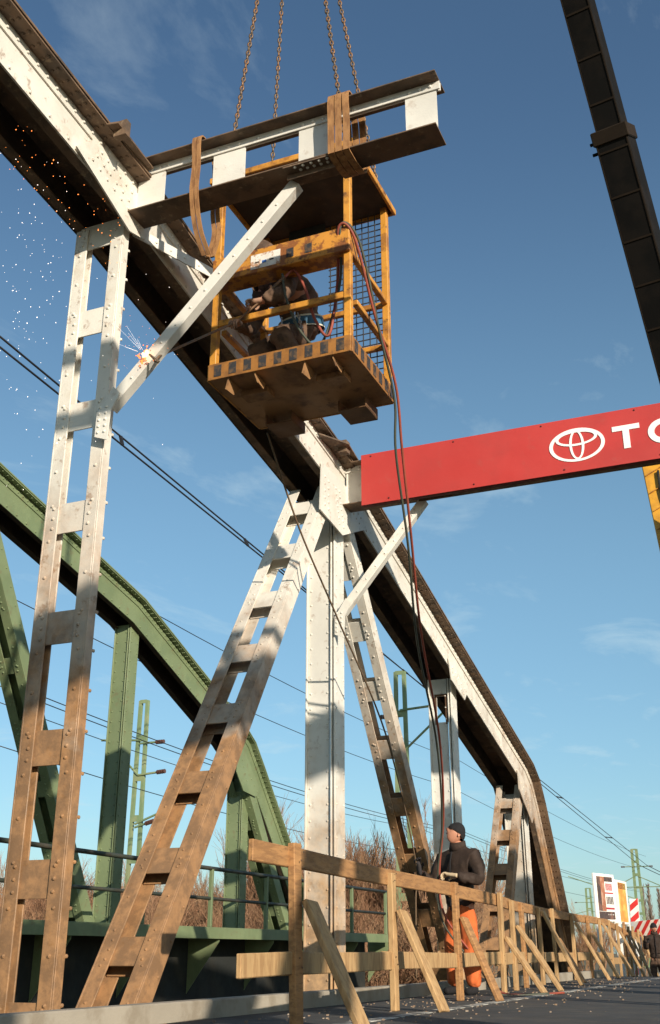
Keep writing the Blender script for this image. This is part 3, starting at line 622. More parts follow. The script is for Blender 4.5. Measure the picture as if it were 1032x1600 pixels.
chain((CX0 + 0.05, CY0 + 0.05, CZ1 + 0.05), APEX, 'steel lifting chain to the cage corner beside the looped brown sling')
chain((CX0 + 0.05, CY1 - 0.05, CZ1 + 0.05), APEX, 'steel lifting chain passing behind the beam to the rear cage corner')
chain((CX1 - 0.05, CY0 + 0.05, CZ1 + 0.05), APEX, 'steel lifting chain running down behind the tight brown sling')
chain((CX1 - 0.05, CY1 - 0.05, CZ1 + 0.05), APEX, 'steel lifting chain to the cage corner above the mesh')
m = MB(); m.tube([APEX + Vector((0.09 * math.cos(t * 0.5236), 0, 0.09 * math.sin(t * 0.5236) + 0.08)) for t in range(13)], 0.02, 8)
hk = m.build('master_ring', CHAIN, smooth=True); tag(hk, 'steel ring gathering the four lifting chains', 'lifting ring')

# slings round the beam
def sling(x, label, wd, drop, n):
    t = thing('webbing_sling', (x, 5.97, 5.3), label, 'sling', 'brown slings round the cut beam')
    for i in range(n):
        xx = x + i * (wd + 0.008); yf, yb = 5.97 - 0.14, 5.97 + 0.15; zt, zb = 5.885, 5.35
        lean = random.uniform(-0.01, 0.012)
        pts = [(xx, yf, zb), (xx + lean, yf - 0.006, 5.6), (xx, yf, zt), (xx + 0.004, 5.97, zt + 0.018), (xx + 0.01, yb, zt), (xx + 0.02, yb + 0.01, 5.6), (xx + 0.025, yb, zb)]
        if drop: pts = [(xx + 0.045, 5.99, zb - drop), (xx + 0.01, 5.9, zb - drop * 0.6)] + pts + [(xx + 0.07, 6.08, zb - drop * 0.5), (xx + 0.06, 6.02, zb - drop - 0.01)]
        else: pts = pts + [(xx + 0.012, 5.97, zb - 0.03), (xx, yf, zb)]
        P = spline(pts, 5); m = MB(); o = 0
        for j, p in enumerate(P):
            tn = (P[min(j + 1, len(P) - 1)] - P[max(j - 1, 0)]).normalized(); sx = Vector((1, 0, 0)); nn = tn.cross(sx).normalized()
            for a, b in ((-1, -1), (1, -1), (1, 1), (-1, 1)): m.v.append(tuple(p + sx * a * wd / 2 + nn * b * 0.006))
        for j in range(len(P) - 1):
            for k in range(4): m.f.append((4 * j + k, 4 * j + (k + 1) % 4, 4 * j + 4 + (k + 1) % 4, 4 * j + 4 + k))
        m.build('strap', STRAP, t, smooth=False)
sling(onY(305, 300, 5.83).x - 0.03, 'brown webbing sling hanging in a loop below the beam by the truss', 0.034, 0.48, 2)
sling(onY(518, 210, 5.83).x, 'brown webbing sling wrapped tight round the middle of the cut beam', 0.05, 0, 3)

# ------------------------------------------------------------------ people
def skin(name, mt, joints, edges, parent=None, sub=2, root=0):
    """joints: list of (pos, rx, ry); grows one continuous surface over the skeleton"""
    me = bpy.data.meshes.new(name + '_sk'); me.from_pydata([tuple(j[0]) for j in joints], edges, [])
    o = bpy.data.objects.new(name + '_sk', me); col.objects.link(o)
    o.modifiers.new('skin', 'SKIN').use_smooth_shade = True
    for i, j in enumerate(joints):
        sv = me.skin_vertices[0].data[i]; sv.radius = (j[1], j[2]); sv.use_root = (i == root)
    md = o.modifiers.new('sub', 'SUBSURF'); md.levels = sub; md.render_levels = sub
    bpy.context.view_layer.update()
    dg = bpy.context.evaluated_depsgraph_get(); nm = bpy.data.meshes.new_from_object(o.evaluated_get(dg)); nm.name = name
    bpy.data.objects.remove(o); bpy.data.meshes.remove(me)
    nm.materials.clear(); nm.materials.append(mt)
    nm.polygons.foreach_set('use_smooth', [True] * len(nm.polygons))
    r = bpy.data.objects.new(name, nm); col.objects.link(r)
    if parent: put(r, parent)
    return r
from mathutils import noise as mnoise
def wrinkle(o, amp=0.016, fr=7.0, st=(1, 1, 0.45)):
    # cloth folds pressed into the garment's own surface
    b = bmesh.new(); b.from_mesh(o.data); bmesh.ops.subdivide_edges(b, edges=b.edges[:], cuts=1, use_grid_fill=True); b.normal_update()
    for v in b.verts:
        p = Vector((v.co.x * st[0], v.co.y * st[1], v.co.z * st[2])) * fr
        v.co += v.normal * amp * (abs(mnoise.noise(p)) * 2 - 0.5 + 0.5 * mnoise.noise(p * 2.6))
    b.to_mesh(o.data); b.free(); o.data.polygons.foreach_set('use_smooth', [True] * len(o.data.polygons)); return o
def head_mesh(mat4, r=0.098):
    """head facing local -Y, crown up; returns verts/faces: brow, eye sockets, nose, mouth, chin, ears"""
    v, f = [], []; nu, nv = 28, 20
    for j in range(nv + 1):
        ph = math.pi * j / nv
        for i in range(nu):
            th = 2 * math.pi * i / nu; x, y, z = math.sin(ph) * math.sin(th), -math.sin(ph) * math.cos(th), math.cos(ph)
            fx = max(0, -y); px, py, pz = x * 0.80, y * 0.98, z * 1.22
            if z < -0.1: k = min(1, (-z - 0.1) / 0.9); px *= 1 - 0.30 * k; py = py * (1 - 0.10 * k) - 0.12 * k * (fx > 0) * fx
            if z < -0.15 and y > 0: py *= 0.80
            g = lambda a, b, s: math.exp(-((x - a) ** 2 + (z - b) ** 2) / s) * (fx > 0)
            py -= 0.30 * math.exp(-(x / 0.13) ** 2 - ((z + 0.20) / 0.16) ** 2) * (fx > 0)        # nose
            py -= 0.12 * math.exp(-(x / 0.09) ** 2 - ((z + 0.02) / 0.18) ** 2) * (fx > 0)
            py += 0.14 * (g(0.33, 0.02, 0.035) + g(-0.33, 0.02, 0.035))                           # sockets
            py -= 0.06 * math.exp(-((z - 0.2) / 0.1) ** 2) * fx                                    # brow
            py += 0.05 * math.exp(-(x / 0.28) ** 2 - ((z + 0.52) / 0.04) ** 2) * (fx > 0)          # mouth line
            py -= 0.06 * math.exp(-(x / 0.25) ** 2 - ((z + 0.80) / 0.12) ** 2) * (fx > 0)          # chin
            v.append(Vector((px, py, pz)) * r)
    for j in range(nv):
        for i in range(nu): f.append((j * nu + i, j * nu + (i + 1) % nu, (j + 1) * nu + (i + 1) % nu, (j + 1) * nu + i))
    for sx in (-1, 1):                                                                              # ears
        o = len(v); c = Vector((sx * 0.80 * r, 0.10 * r, -0.05 * r)); n = 10
        for k in range(n):
            t = 2 * math.pi * k / n; v.append(c + Vector((sx * 0.12 * r, 0.16 * r * math.cos(t) + 0.06 * r, 0.30 * r * math.sin(t)))); v.append(c + Vector((-sx * 0.06 * r, 0.12 * r * math.cos(t), 0.25 * r * math.sin(t))))
        f.append(tuple(o + 2 * k for k in range(n)))
        for k in range(n): f.append((o + 2 * k, o + 2 * ((k + 1) % n), o + 2 * ((k + 1) % n) + 1, o + 2 * k + 1))
    return [tuple(mat4 @ p) for p in v], f
def hand(parent, wrist, direc, palm_n, mt, curl=0.7, s=1.0, name='glove', thumb=1):
    """palm plus five unequal bent fingers; fingers curl towards palm_n"""
    w0 = Vector(wrist); d = Vector(direc).normalized(); pn = Vector(palm_n); pn = (pn - d * pn.dot(d)).normalized(); sd = d.cross(pn).normalized()
    J = [(w0 - d * 0.05 * s, 0.030 * s, 0.027 * s), (w0, 0.028 * s, 0.024 * s), (w0 + d * 0.045 * s, 0.040 * s, 0.022 * s), (w0 + d * 0.085 * s, 0.042 * s, 0.020 * s)]
    E_ = [(0, 1), (1, 2), (2, 3)]
    for k, (off, ln) in enumerate(((0.031, 0.85), (0.011, 1.0), (-0.010, 0.93), (-0.030, 0.72))):
        b = len(J); p = w0 + d * 0.095 * s + sd * off * s; a = 0.0
        J.append((p, 0.0105 * s, 0.0105 * s)); E_.append((3, b))
        for q, seg in enumerate((0.042, 0.028, 0.022)):
            a += curl * (0.9, 1.1, 0.8)[q]; p = p + (d * math.cos(a) + pn * math.sin(a)) * seg * ln * s
            J.append((p, (0.0095 - 0.0008 * q) * s, (0.0095 - 0.0008 * q) * s)); E_.append((b + q, b + q + 1))
    b = len(J); p = w0 + d * 0.03 * s + sd * thumb * 0.030 * s; J.append((p, 0.013 * s, 0.013 * s)); E_.append((2, b))
    p = p + (d * 0.55 + sd * thumb * 0.6 + pn * 0.4) * 0.036 * s; J.append((p, 0.0115 * s, 0.0115 * s)); E_.append((b, b + 1))
    p = p + (d * 0.7 + pn * 0.8 - sd * thumb * 0.1) * 0.03 * s; J.append((p, 0.010 * s, 0.010 * s)); E_.append((b + 1, b + 2))
    return skin(name, mt, J, E_, parent, sub=1, root=1)
def join_head(body, mat4, r=0.098):
    v, f = head_mesh(mat4, r); me = body.data; b = bmesh.new(); b.from_mesh(me); vs = [b.verts.new(body.matrix_world.inverted() @ Vector(p)) for p in v]
    for q in f:
        try: nf = b.faces.new([vs[i] for i in q]); nf.smooth = True
        except ValueError: pass
    b.to_mesh(me); b.free()
def cap(parent, mat4, mt, r=0.098):
    m = MB(); nu, nv = 24, 10
    for j in range(nv + 1):
        ph = math.pi * 0.5 * j / nv * 1.08
        for i in range(nu):
            th = 2 * math.pi * i / nu; x, y, z = math.sin(ph) * math.sin(th), -math.sin(ph) * math.cos(th), math.cos(ph)
            fold = 1.0 + (0.06 if j >= nv - 3 else 0); drop = 0.20 * max(0, y) * (j / nv)
            m.v.append(tuple(mat4 @ (Vector((x * 0.90 * fold, y * 1.08 * fold + 0.02, z * 1.20 + 0.17 - drop * 1.6)) * r)))
    for j in range(nv):
        for i in range(nu): m.f.append((j * nu + i, j * nu + (i + 1) % nu, (j + 1) * nu + (i + 1) % nu, (j + 1) * nu + i))
    return m.build('knit_cap', mt, parent, smooth=True)
def face_details(parent, mat4, r=0.098):
    for sx in (-1, 1):
        m = MB(); m.tube([mat4 @ (Vector((sx * (0.20 + 0.07 * k), -0.93 + 0.035 * k, 0.20 + 0.02 * (k - 1.5) * 0)) * r) for k in range(4)], 0.055 * r, 5); m.build('eyebrow', SKINDK, parent)
        m = MB(); m.tube([mat4 @ (Vector((sx * (0.23 + 0.06 * k), -0.815 + 0.03 * k, 0.03)) * r) for k in range(4)], 0.06 * r, 6); m.build('eye', SKINDK, parent)
    m = MB(); m.tube([mat4 @ (Vector((-0.22 + 0.11 * k, -0.98 + 0.06 * abs(k - 2), -0.62)) * r) for k in range(5)], 0.04 * r, 5); m.build('lips', SKINDK, parent)

def standing_man(loc, yaw, label, arms, head_tilt, head_yaw, jacket, trousers, H=1.8, cap_m=KNIT, gl=(GLOVED, GLOVEW), group=None):
    """local frame: faces -Y, feet at z=0; arms = ((elbow, wrist, hand dir, palm) right(-X side), left)"""
    k = H / 1.8
    t = thing('person', loc, label, 'person', group); M = Matrix.Translation(Vector(loc)) @ Matrix.Rotation(yaw, 4, 'Z') @ Matrix.Scale(k, 4)
    W = lambda *p: M @ Vector(p)
    spine = [((0, 0.0, 0.93), .15, .11), ((0, -0.01, 1.08), .145, .105), ((0, -0.01, 1.24), .165, .115), ((0, 0.0, 1.40), .16, .105), ((0, 0.005, 1.50), .075, .07), ((0, -0.02, 1.60), .062, .062)]
    J = [(W(*p), a * k, b * k) for p, a, b in spine]; E_ = [(i, i + 1) for i in range(5)]
    def limb(src, pts):
        pi = src
        for p, r_ in pts: J.append((W(*p), r_ * k, r_ * k)); E_.append((pi, len(J) - 1)); pi = len(J) - 1
    for sx, (el, wr, hd, pn) in zip((-1, 1), arms): limb(3, [((sx * 0.19, 0.005, 1.42), .062), (el, .046), (wr, .030)])
    legs = {sx: [((sx * 0.095, 0, 0.88), .09), ((sx * 0.11, -0.02, 0.50), .062), ((sx * 0.12, 0.02, 0.10), .042)] for sx in (-1, 1)}
    for sx in (-1, 1): limb(0, legs[sx])
    body = skin('body', SKIN, J, E_, t, sub=2)
    HM = M @ Matrix.Translation((0, -0.03, 1.66)) @ Matrix.Rotation(head_yaw, 4, 'Z') @ Matrix.Rotation(head_tilt, 4, 'X')
    join_head(body, HM); cap(t, HM, cap_m); face_details(t, HM)
    # jacket: hem to collar, both sleeves
    JJ = [((0, 0.0, 0.84), .205, .16), ((0, -0.005, 1.00), .185, .145), ((0, -0.01, 1.20), .20, .15), ((0, 0.0, 1.38), .19, .135), ((0, 0.005, 1.485), .105, .10), ((0, 0.0, 1.555), .085, .085)]
    J = [(W(*p), a * k, b * k) for p, a, b in JJ]; E_ = [(i, i + 1) for i in range(5)]
    for sx, (el, wr, hd, pn) in zip((-1, 1), arms):
        e, w_ = Vector(el), Vector(wr); sh = Vector((sx * 0.225, 0.005, 1.405))
        limb(3, [(tuple(sh), .098), (tuple((sh + e) / 2), .086), (tuple(e), .076), (tuple((e + w_) / 2), .064), (tuple(e + (w_ - e) * 0.93), .052)])
    wrinkle(skin('jacket', jacket, J, E_, t, sub=2), 0.016, 9.0, (1, 1, 0.8))
    J = [(W(0, 0, 0.96), .16 * k, .13 * k), (W(0, 0, 0.86), .175 * k, .14 * k)]; E_ = [(0, 1)]
    for sx in (-1, 1): limb(1, [((sx * 0.105, 0, 0.74), .115), ((sx * 0.12, -0.015, 0.48), .10), ((sx * 0.13, 0.0, 0.22), .095), ((sx * 0.135, 0.01, 0.06), .088)])
    wrinkle(skin('trousers', trousers, J, E_, t, sub=2), 0.018, 11.0, (1, 1, 0.4))
    R_ = M.to_3x3()
    m = MB(); n = 20                                   # upright collar
    for i in range(n):
        a = 2 * math.pi * i / n
        for rr_, zz in ((0.100, 1.49), (0.088, 1.575), (0.074, 1.575), (0.080, 1.49)): m.v.append(tuple(W(rr_ * math.sin(a), -rr_ * 1.02 * math.cos(a) - 0.005, zz - 0.02 * math.cos(a))))
    for i in range(n):
        for q in range(4): m.f.append((4 * i + q, 4 * i + (q + 1) % 4, 4 * ((i + 1) % n) + (q + 1) % 4, 4 * ((i + 1) % n) + q))
    m.build('collar', jacket, t, smooth=True)
    m = MB(); m.tube([W(0.0, -0.118, 1.46), W(0.0, -0.150, 1.36), W(0.0, -0.172, 1.2), W(0.0, -0.165, 1.0), W(0.0, -0.172, 0.85)], 0.009 * k, 6); m.build('zip_placket', KNIT, t)
    for sx in (-1, 1):
        m = MB(); c = W(sx * 0.10, -0.150, 1.02); m.obox(c, R_ @ Vector((0.055, 0.012 * sx, 0)), R_ @ Vector((0, 0.012, 0)), R_ @ Vector((0, 0, 0.01))); m.build('pocket_flap', jacket, t, bevel=0.004)
    for sx in (-1, 1):
        J = [(W(sx * 0.135, 0.05, 0.055), .045 * k, .05 * k), (W(sx * 0.14, -0.06, 0.045), .048 * k, .04 * k), (W(sx * 0.145, -0.16, 0.04), .042 * k, .035 * k)]
        skin('boot', KNIT, J, [(0, 1), (1, 2)], t, sub=2)
    R3 = M.to_3x3()
    for sx, (el, wr, hd, pn), g in zip((-1, 1), arms, gl): hand(t, W(*wr), R3 @ Vector(hd), R3 @ Vector(pn), g, 0.75, 1.05 * k, thumb=-sx)
    return t, M
# the man on the deck, looking up at the cage (he faces the camera, turned to his right)
MP = (-3.73, 12.5, DZ)
man, MM = standing_man(MP, R(-22), 'person in black cap, dark jacket and orange trousers paying out hose behind the timber fence',
    (((-0.33, -0.10, 1.13), (-0.35, -0.27, 1.27), (-0.1, -0.25, 1), (0.6, -0.5, 0.1)), ((0.34, -0.06, 1.14), (0.14, -0.27, 1.20), (-1, -0.2, 0.15), (-0.1, -0.5, -0.8))),
    R(-36), R(-30), CLOTHB, ORANGE)
# the second man, far off by the barrier
bp = onY(1022, 1452, 33.0)
standing_man((bp.x, 33.0, -1.02), R(10), 'person in dark clothes standing behind the end of the fence by the striped barrier',
    (((-0.28, -0.05, 1.12), (-0.2, -0.22, 1.3), (0.3, -0.4, 0.8), (0.5, -0.5, 0)), ((0.28, 0, 1.12), (0.24, -0.12, 0.9), (0, -0.3, -1), (-1, 0, 0))), R(0), R(20), CLOTHB, CLOTH, H=1.78)
# the cutter kneeling in the cage, bent over the front rail
def cutter():
    fz = CZ0 + 0.02
    t = thing('person', (-3.42, 7.5, fz), 'person in dark brown workwear kneeling in the yellow cage holding the cutting torch', 'person')
    P = Vector
    hip, wst, chest, shl, nck = onY(478, 533, 7.62), onY(470, 505, 7.58), onY(464, 468, 7.52), onY(450, 438, 7.42), onY(428, 415, 7.32)
    h1, h2 = onY(405, 470, 7.00), onY(369, 503, 6.98)
    sR, sL = onY(415, 452, 7.52), onY(452, 440, 7.26)
    eR, eL = onY(392, 515, 7.32), onY(440, 462, 7.06)
    kR, kL = onY(392, 553, 7.30), onY(436, 520, 7.22); aR, aL = onY(470, 566, 7.78), P((-3.36, 7.42, fz + 0.07))
    def fig(name, mt, add, tors=True, arms_to=1.0):
        J = [(hip, .16 + add, .14 + add), (wst, .15 + add, .13 + add), (chest, .19 + add, .165 + add), (shl, .185 + add, .15 + add), (nck, .06 + add, .06 + add)]; E_ = [(0, 1), (1, 2), (2, 3), (3, 4)]
        for s_, e_, w_ in ((sR, eR, h2), (sL, eL, h1)):
            b = len(J); J.extend([(s_, .068 + add, .068 + add), ((s_ + e_) / 2, .056 + add, .056 + add), (e_, .05 + add, .05 + add), (e_ + (w_ - e_) * arms_to, .034 + add * 0.7, .034 + add * 0.7)]); E_.extend([(3, b), (b, b + 1), (b + 1, b + 2), (b + 2, b + 3)])
        if not tors or name == 'body':
            for k_, a_ in ((kR, aR), (kL, aL)):
                b = len(J); mid = hip + (k_ - hip) * 0.25; J.extend([(mid, .095 + add, .095 + add), (k_, .07 + add, .07 + add), (a_, .05 + add, .05 + add)]); E_.extend([(0, b), (b, b + 1), (b + 1, b + 2)])
        return skin(name, mt, J, E_, t, sub=2)
    body = fig('body', SKIN, 0.0)
    HM = Matrix.Translation(nck + P((-0.06, -0.06, 0.11))) @ Matrix.Rotation(R(-38), 4, 'Z') @ Matrix.Rotation(R(35), 4, 'X')
    join_head(body, HM); cap(t, HM, CLOTH); face_details(t, HM)
    wrinkle(fig('jacket', CLOTH, 0.035, arms_to=0.9), 0.018, 9.0, (1, 1, 1))
    J = [(wst, .17, .15), (hip, .195, .175)]; E_ = [(0, 1)]
    for k_, a_ in ((kR, aR), (kL, aL)):
        b = len(J); J.extend([(hip + (k_ - hip) * 0.35, .125, .125), (k_, .105, .105), (k_ + (a_ - k_) * 0.9, .085, .085)]); E_.extend([(1, b), (b, b + 1), (b + 1, b + 2)])
    wrinkle(skin('trousers', CLOTH, J, E_, t, sub=2), 0.018, 9.0, (1, 1, 1))
    for k_, a_ in ((kR, aR), (kL, aL)):
        d = (a_ - k_).normalized(); skin('boot', KNIT, [(a_, .05, .05), (a_ + d * 0.06 + P((0, -0.02, 0)), .05, .045), (a_ + P((-0.08, -0.12, -0.02)), .042, .04)], [(0, 1), (1, 2)], t, sub=1)
    pole = (h1 - h2).normalized()
    hand(t, eR + (h2 - eR) * 0.88, h2 - eR, P((0, -0.4, -1)), GLOVE, 0.8, 1.05); hand(t, eL + (h1 - eL) * 0.86, h1 - eL, P((-0.3, -0.6, -0.8)), GLOVE, 0.8, 1.1, thumb=-1)
    # safety belt with its edge tapes, buckle and hanging chain
    ax = (chest - wst).normalized(); c = wst + (hip - wst) * 0.2; sx = ax.cross(P((0, 1, 0))).normalized(); sy = ax.cross(sx)
    for off, hh, mt, rr_ in ((0, 0.04, BELTB, 1.0), (0.045, 0.007, BELTW, 1.01), (-0.045, 0.007, BELTW, 1.01)):
        m = MB(); n = 24
        for i in range(n):
            a = 2 * math.pi * i / n
            for q in (-1, 1): m.v.append(tuple(c + ax * (off + q * hh) + (sx * math.cos(a) * 0.205 + sy * math.sin(a) * 0.185) * rr_))
        for i in range(n): m.f.append((2 * i, 2 * ((i + 1) % n), 2 * ((i + 1) % n) + 1, 2 * i + 1))
        bl = m.build('safety_belt' if off == 0 else 'belt_tape', mt, t, smooth=True)
    f0 = onY(440, 505, 7.36)
    m = MB(); m.tube([f0 + P((0, 0, .06)), f0 + P((0.01, -0.01, -.05)), f0 + P((0.09, -0.02, -.03))], 0.007, 6); m.tube([f0 + P((.13, -0.02, .08)), f0 + P((.14, -.03, -.04))], 0.012, 6); m.build('buckle', SILVER, t)
    m = MB(); p = f0 + P((.17, -.02, .04))
    for i in range(9): torus_link(m, p + P((0.008 * i, -.004 * i, -.03 * i)), P((0.25, -.1, -1)).normalized(), (P((1, 0, .25)) if i % 2 else P((0, 1, -.1))).normalized(), L_=.046, W=.016, r=.005)
    m.build('belt_chain', SILVER, t)
    m = MB(); m.tube([f0 + P((.08, -.03, -.10)), f0 + P((.03, -.04, -.19))], 0.022, 8); m.build('tool_pouch', LABELW, t)
    return h1, h2
H1, H2 = cutter()
# cutting torch: long lance, two tubes and its tip at the cut
tip = onY(240, 560, 5.86)
tt = thing('cutting_torch', tip, 'long cutting torch lance reaching from the cage to the glowing brace', 'torch')
d = (H2 - tip).normalized(); m = MB(); m.tube([tip + Vector((0.02, -.01, -.03)), tip + d * 0.10, H2, H1 + Vector((0.02, 0.0, 0.0)), H1 + (H1 - H2) * 0.85], 0.0105, 8); m.build('lance', CHAIN, tt, smooth=True)
m = MB(); m.tube([tip + Vector((0.04, 0.01, -.035)), tip + Vector((-.02, -.03, .025))], 0.014, 8, r1=0.008); m.build('nozzle', CHAIN, tt)
m = MB(); hd = (H1 - H2).normalized(); m.tube([H1 + hd * 0.06, H1 + hd * 0.30], 0.017, 8); m.tube([H1 + hd * .14 + Vector((0, 0, .04)), H1 + hd * .14 - Vector((0, 0, .04))], 0.008, 6); m.build('valve_body', CHAIN, tt)
# glow at the cut, sparks
cut = onY(226, 553, 5.855)
m = MB()
for i in range(10): m.rivet(cut + Vector((random.uniform(-.022, .022), 0.004, random.uniform(-.022, .022))), (0, -1, 0), random.uniform(0.007, 0.015))
ml = m.build('molten_metal', MELT); tag(ml, 'bright molten spot where the torch cuts the knee brace', 'molten metal')
m = MB()
for i in range(26):
    a, rr = random.uniform(0, 6.28), abs(random.gauss(0, 0.05)); m.rivet(cut + Vector((math.cos(a) * rr, 0.0045, math.sin(a) * rr * 1.1)), (0, -1, 0), random.uniform(0.004, 0.010))
m.build('hot_edge', MELTO, ml)
def octa(m, c, r, st=(1, 1, 1)):
    c = Vector(c); m.add([c + Vector((r * st[0], 0, 0)), c - Vector((r * st[0], 0, 0)), c + Vector((0, r * st[1], 0)), c - Vector((0, r * st[1], 0)), c + Vector((0, 0, r * st[2])), c - Vector((0, 0, r * st[2]))],
          [(0, 2, 4), (2, 1, 4), (1, 3, 4), (3, 0, 4), (2, 0, 5), (1, 2, 5), (3, 1, 5), (0, 3, 5)])
m = MB()
for i in range(210):
    px, py = random.gauss(45, 55), random.gauss(430, 130)
    if px > 118 or py < 230: continue
    p = onY(px, py, random.uniform(4.2, 6.6)); octa(m, p, random.uniform(0.0016, 0.0036), (random.uniform(.7, 1.6), 1, random.uniform(.7, 1.8)))
for i in range(16): p = onY(random.uniform(120, 280), random.uniform(380, 720), random.uniform(5.0, 5.7)); octa(m, p, random.uniform(0.0016, 0.0032))
for i in range(6):
    a = random.uniform(1.9, 2.7); l0, l1 = random.uniform(.03, .1), random.uniform(.14, .34); dv_ = Vector((math.cos(a), random.uniform(-.5, .1), math.sin(a)))
    m.tube([cut + dv_ * l0, cut + dv_ * l1], 0.0005, 3)
sp = m.build('sparks', SPARKW, stuff=True); sp['label'] = 'white sparks drifting beside the ladder-like truss post'; sp['category'] = 'sparks'
m = MB()
for i in range(70):
    px = random.uniform(5, 200); py = px * 0.98 + random.uniform(150, 250)
    if py > 700: continue
    octa(m, onY(px, py, random.uniform(3.6, 5.2)), random.uniform(0.002, 0.004))
for i in range(30): octa(m, cut + Vector((random.gauss(0, .10), -0.05 - abs(random.gauss(0, .05)), random.gauss(0, .10))), random.uniform(0.0015, 0.003))
sp = m.build('sparks', SPARKO, stuff=True); sp['label'] = 'orange sparks flying under the dark top chord'; sp['category'] = 'sparks'

# ------------------------------------------------------------------ hoses and ropes
def line(name, mt, pts, r, label, cat, group=None, n=8):
    m = MB(); m.tube(spline(pts, n), r, 6); return tag(m.build(name, mt, smooth=True), label, cat, group)
hr = MM @ Vector((-0.03, -0.31, 1.21)); hl = MM @ Vector((-0.36, -0.32, 1.36))
line('gas_hose', HOSER, [H1 + (H1 - H2).normalized() * 0.3, (-3.32, 7.05, 5.33), (-3.22, 7.06, 5.12), (-3.14, 7.08, 4.82), (-3.02, 7.1, 4.66), (-2.95, 7.12, 5.2), (-2.87, 6.95, 5.58), (-2.76, 7.02, 5.50), (-2.73, 7.4, 4.95), (-2.70, 7.8, 4.48),
     (-2.76, 8.1, 4.0), (-2.87, 8.6, 3.4), (-3.1, 9.5, 2.75), (-3.40, 10.9, 2.05), (-3.70, 11.9, 1.38), hr, hr + Vector((0.06, 0.0, -0.45)), (-3.45, 12.5, -0.2), (-3.3, 12.6, DZ + 0.015), (-2.8, 13.2, DZ + 0.015)], 0.0125,
     'red rubber gas hose sagging from the cage to the man in orange', 'hose')
line('gas_hose', HOSEG, [H1 + (H1 - H2).normalized() * 0.28, (-3.42, 7.02, 5.3), (-3.38, 7.02, 5.05), (-3.26, 7.06, 4.72), (-3.1, 7.12, 4.6), (-2.93, 7.12, 5.15), (-2.85, 6.95, 5.6), (-2.74, 7.1, 5.48), (-2.72, 7.5, 4.8), (-2.73, 7.85, 4.36),
     (-2.80, 8.05, 3.95), (-2.90, 8.6, 3.30), (-3.14, 9.5, 2.66), (-3.43, 10.9, 1.98), (-3.72, 11.9, 1.30), hr + Vector((-0.02, 0, -0.02)), hr + Vector((0.02, 0.02, -0.5)), (-3.52, 12.5, -0.2), (-3.36, 12.5, DZ + 0.015), (-2.9, 12.9, DZ + 0.015)], 0.011,
     'dark green gas hose hanging beside the red hose', 'hose')
line('guide_rope', ROPE, [onY(418, 676, 7.92), (-3.96, 8.6, 3.62), (-3.99, 9.6, 3.02), (-4.02, 11.0, 2.12), hl, hl + Vector((-0.02, 0.02, -0.4)), hl + Vector((-0.05, 0.05, -1.2))], 0.009, 'thin guide rope from under the cage to a gloved hand', 'rope')

# ------------------------------------------------------------------ timber fence
FZ = 0.565
FP = [(-3.10, 6.12), (-3.12, 6.7), (-3.28, 8.9), (-3.38, 11.0), (-3.50, 13.1), (-3.78, 15.3), (-4.00, 18.2), (-4.10, 21.6), (-4.25, 24.8), (-4.45, 27.8), (-4.8, 31.5), (-5.2, 36)]
fence = thing('timber_fence', (FP[3][0], FP[3][1], DZ), 'rough timber guard fence with diagonal struts along the roadway edge', 'fence')
gz = lambda y: DZ if y < 23.4 else DZ - (y - 23.4) / 10.6 * 0.6 if y < 34 else -1.02
for i in range(len(FP) - 1):
    (xa, ya), (xb, yb) = FP[i], FP[i + 1]; dz = random.uniform(-0.012, 0.012); drop = 0.0 if yb < 26 else -0.10
    m = MB(); m.bar((xa + 0.005 * (i % 2), ya - 0.03, FZ + dz * 0.5 + drop * (yb > 28)), (xb + 0.005 * (i % 2), yb + 0.03, FZ + dz + drop), 0.035 + 0.002 * (i % 2), 0.125, (0, 0, 1)); m.build('top_rail', WOOD, fence, bevel=0.006)
    m = MB(); m.bar((xa + 0.03 - 0.004 * (i % 2), ya - 0.2, -0.065 + dz + drop), (xb + 0.03 - 0.004 * (i % 2), yb + 0.2, -0.06 - dz + drop), 0.033, 0.13, (0, 0, 1)); m.build('bottom_rail', WOODB, fence, bevel=0.006)
for i in range(1, len(FP) - 1):
    x, y = FP[i]; g = gz(y); wd = 0.11 if i % 2 else 0.09
    m = MB(); m.bar((x + 0.055, y, g), (x + 0.055 + random.uniform(-.02, .02), y + random.uniform(-.03, .03), FZ + 0.05 + random.uniform(-.02, .04)), 0.05, wd, (0, 1, 0)); m.build('fence_post', WOOD if i % 2 else WOODB, fence, bevel=0.006)
    m = MB()
    for q in (-0.025, 0.03): m.rivet((x + 0.082, y + q * 0.7, FZ + q), (1, 0, 0.0), 0.007); m.rivet((x + 0.082, y - q * 0.7, -0.06 + q), (1, 0, 0), 0.007)
    m.build('nails', CHAIN, fence, stuff=True)
    zt = random.uniform(0.12, 0.5) if i != 1 else 0.30
    m = MB(); m.bar((x + 0.10, y + 0.08, zt), (x + 0.42 + random.uniform(0, .1), y + 0.02, g), 0.04, 0.17, (0, 1, 0)); m.build('diagonal_strut', WOODB if i % 3 else WOOD, fence, bevel=0.006)
    if i >= 4:
        y2 = (y + FP[i + 1][1]) / 2; x2 = (x + FP[i + 1][0]) / 2; g = gz(y2)
        m = MB(); m.bar((x2 + 0.055, y2, g), (x2 + 0.055, y2, FZ + 0.03), 0.05, 0.10, (0, 1, 0)); m.build('fence_post', WOODB, fence, bevel=0.006)
        m = MB(); m.bar((x2 + 0.10, y2 + 0.08, random.uniform(.3, .55)), (x2 + 0.6, y2, g), 0.04, 0.14, (0, 1, 0)); m.build('diagonal_strut', WOODB, fence, bevel=0.006)

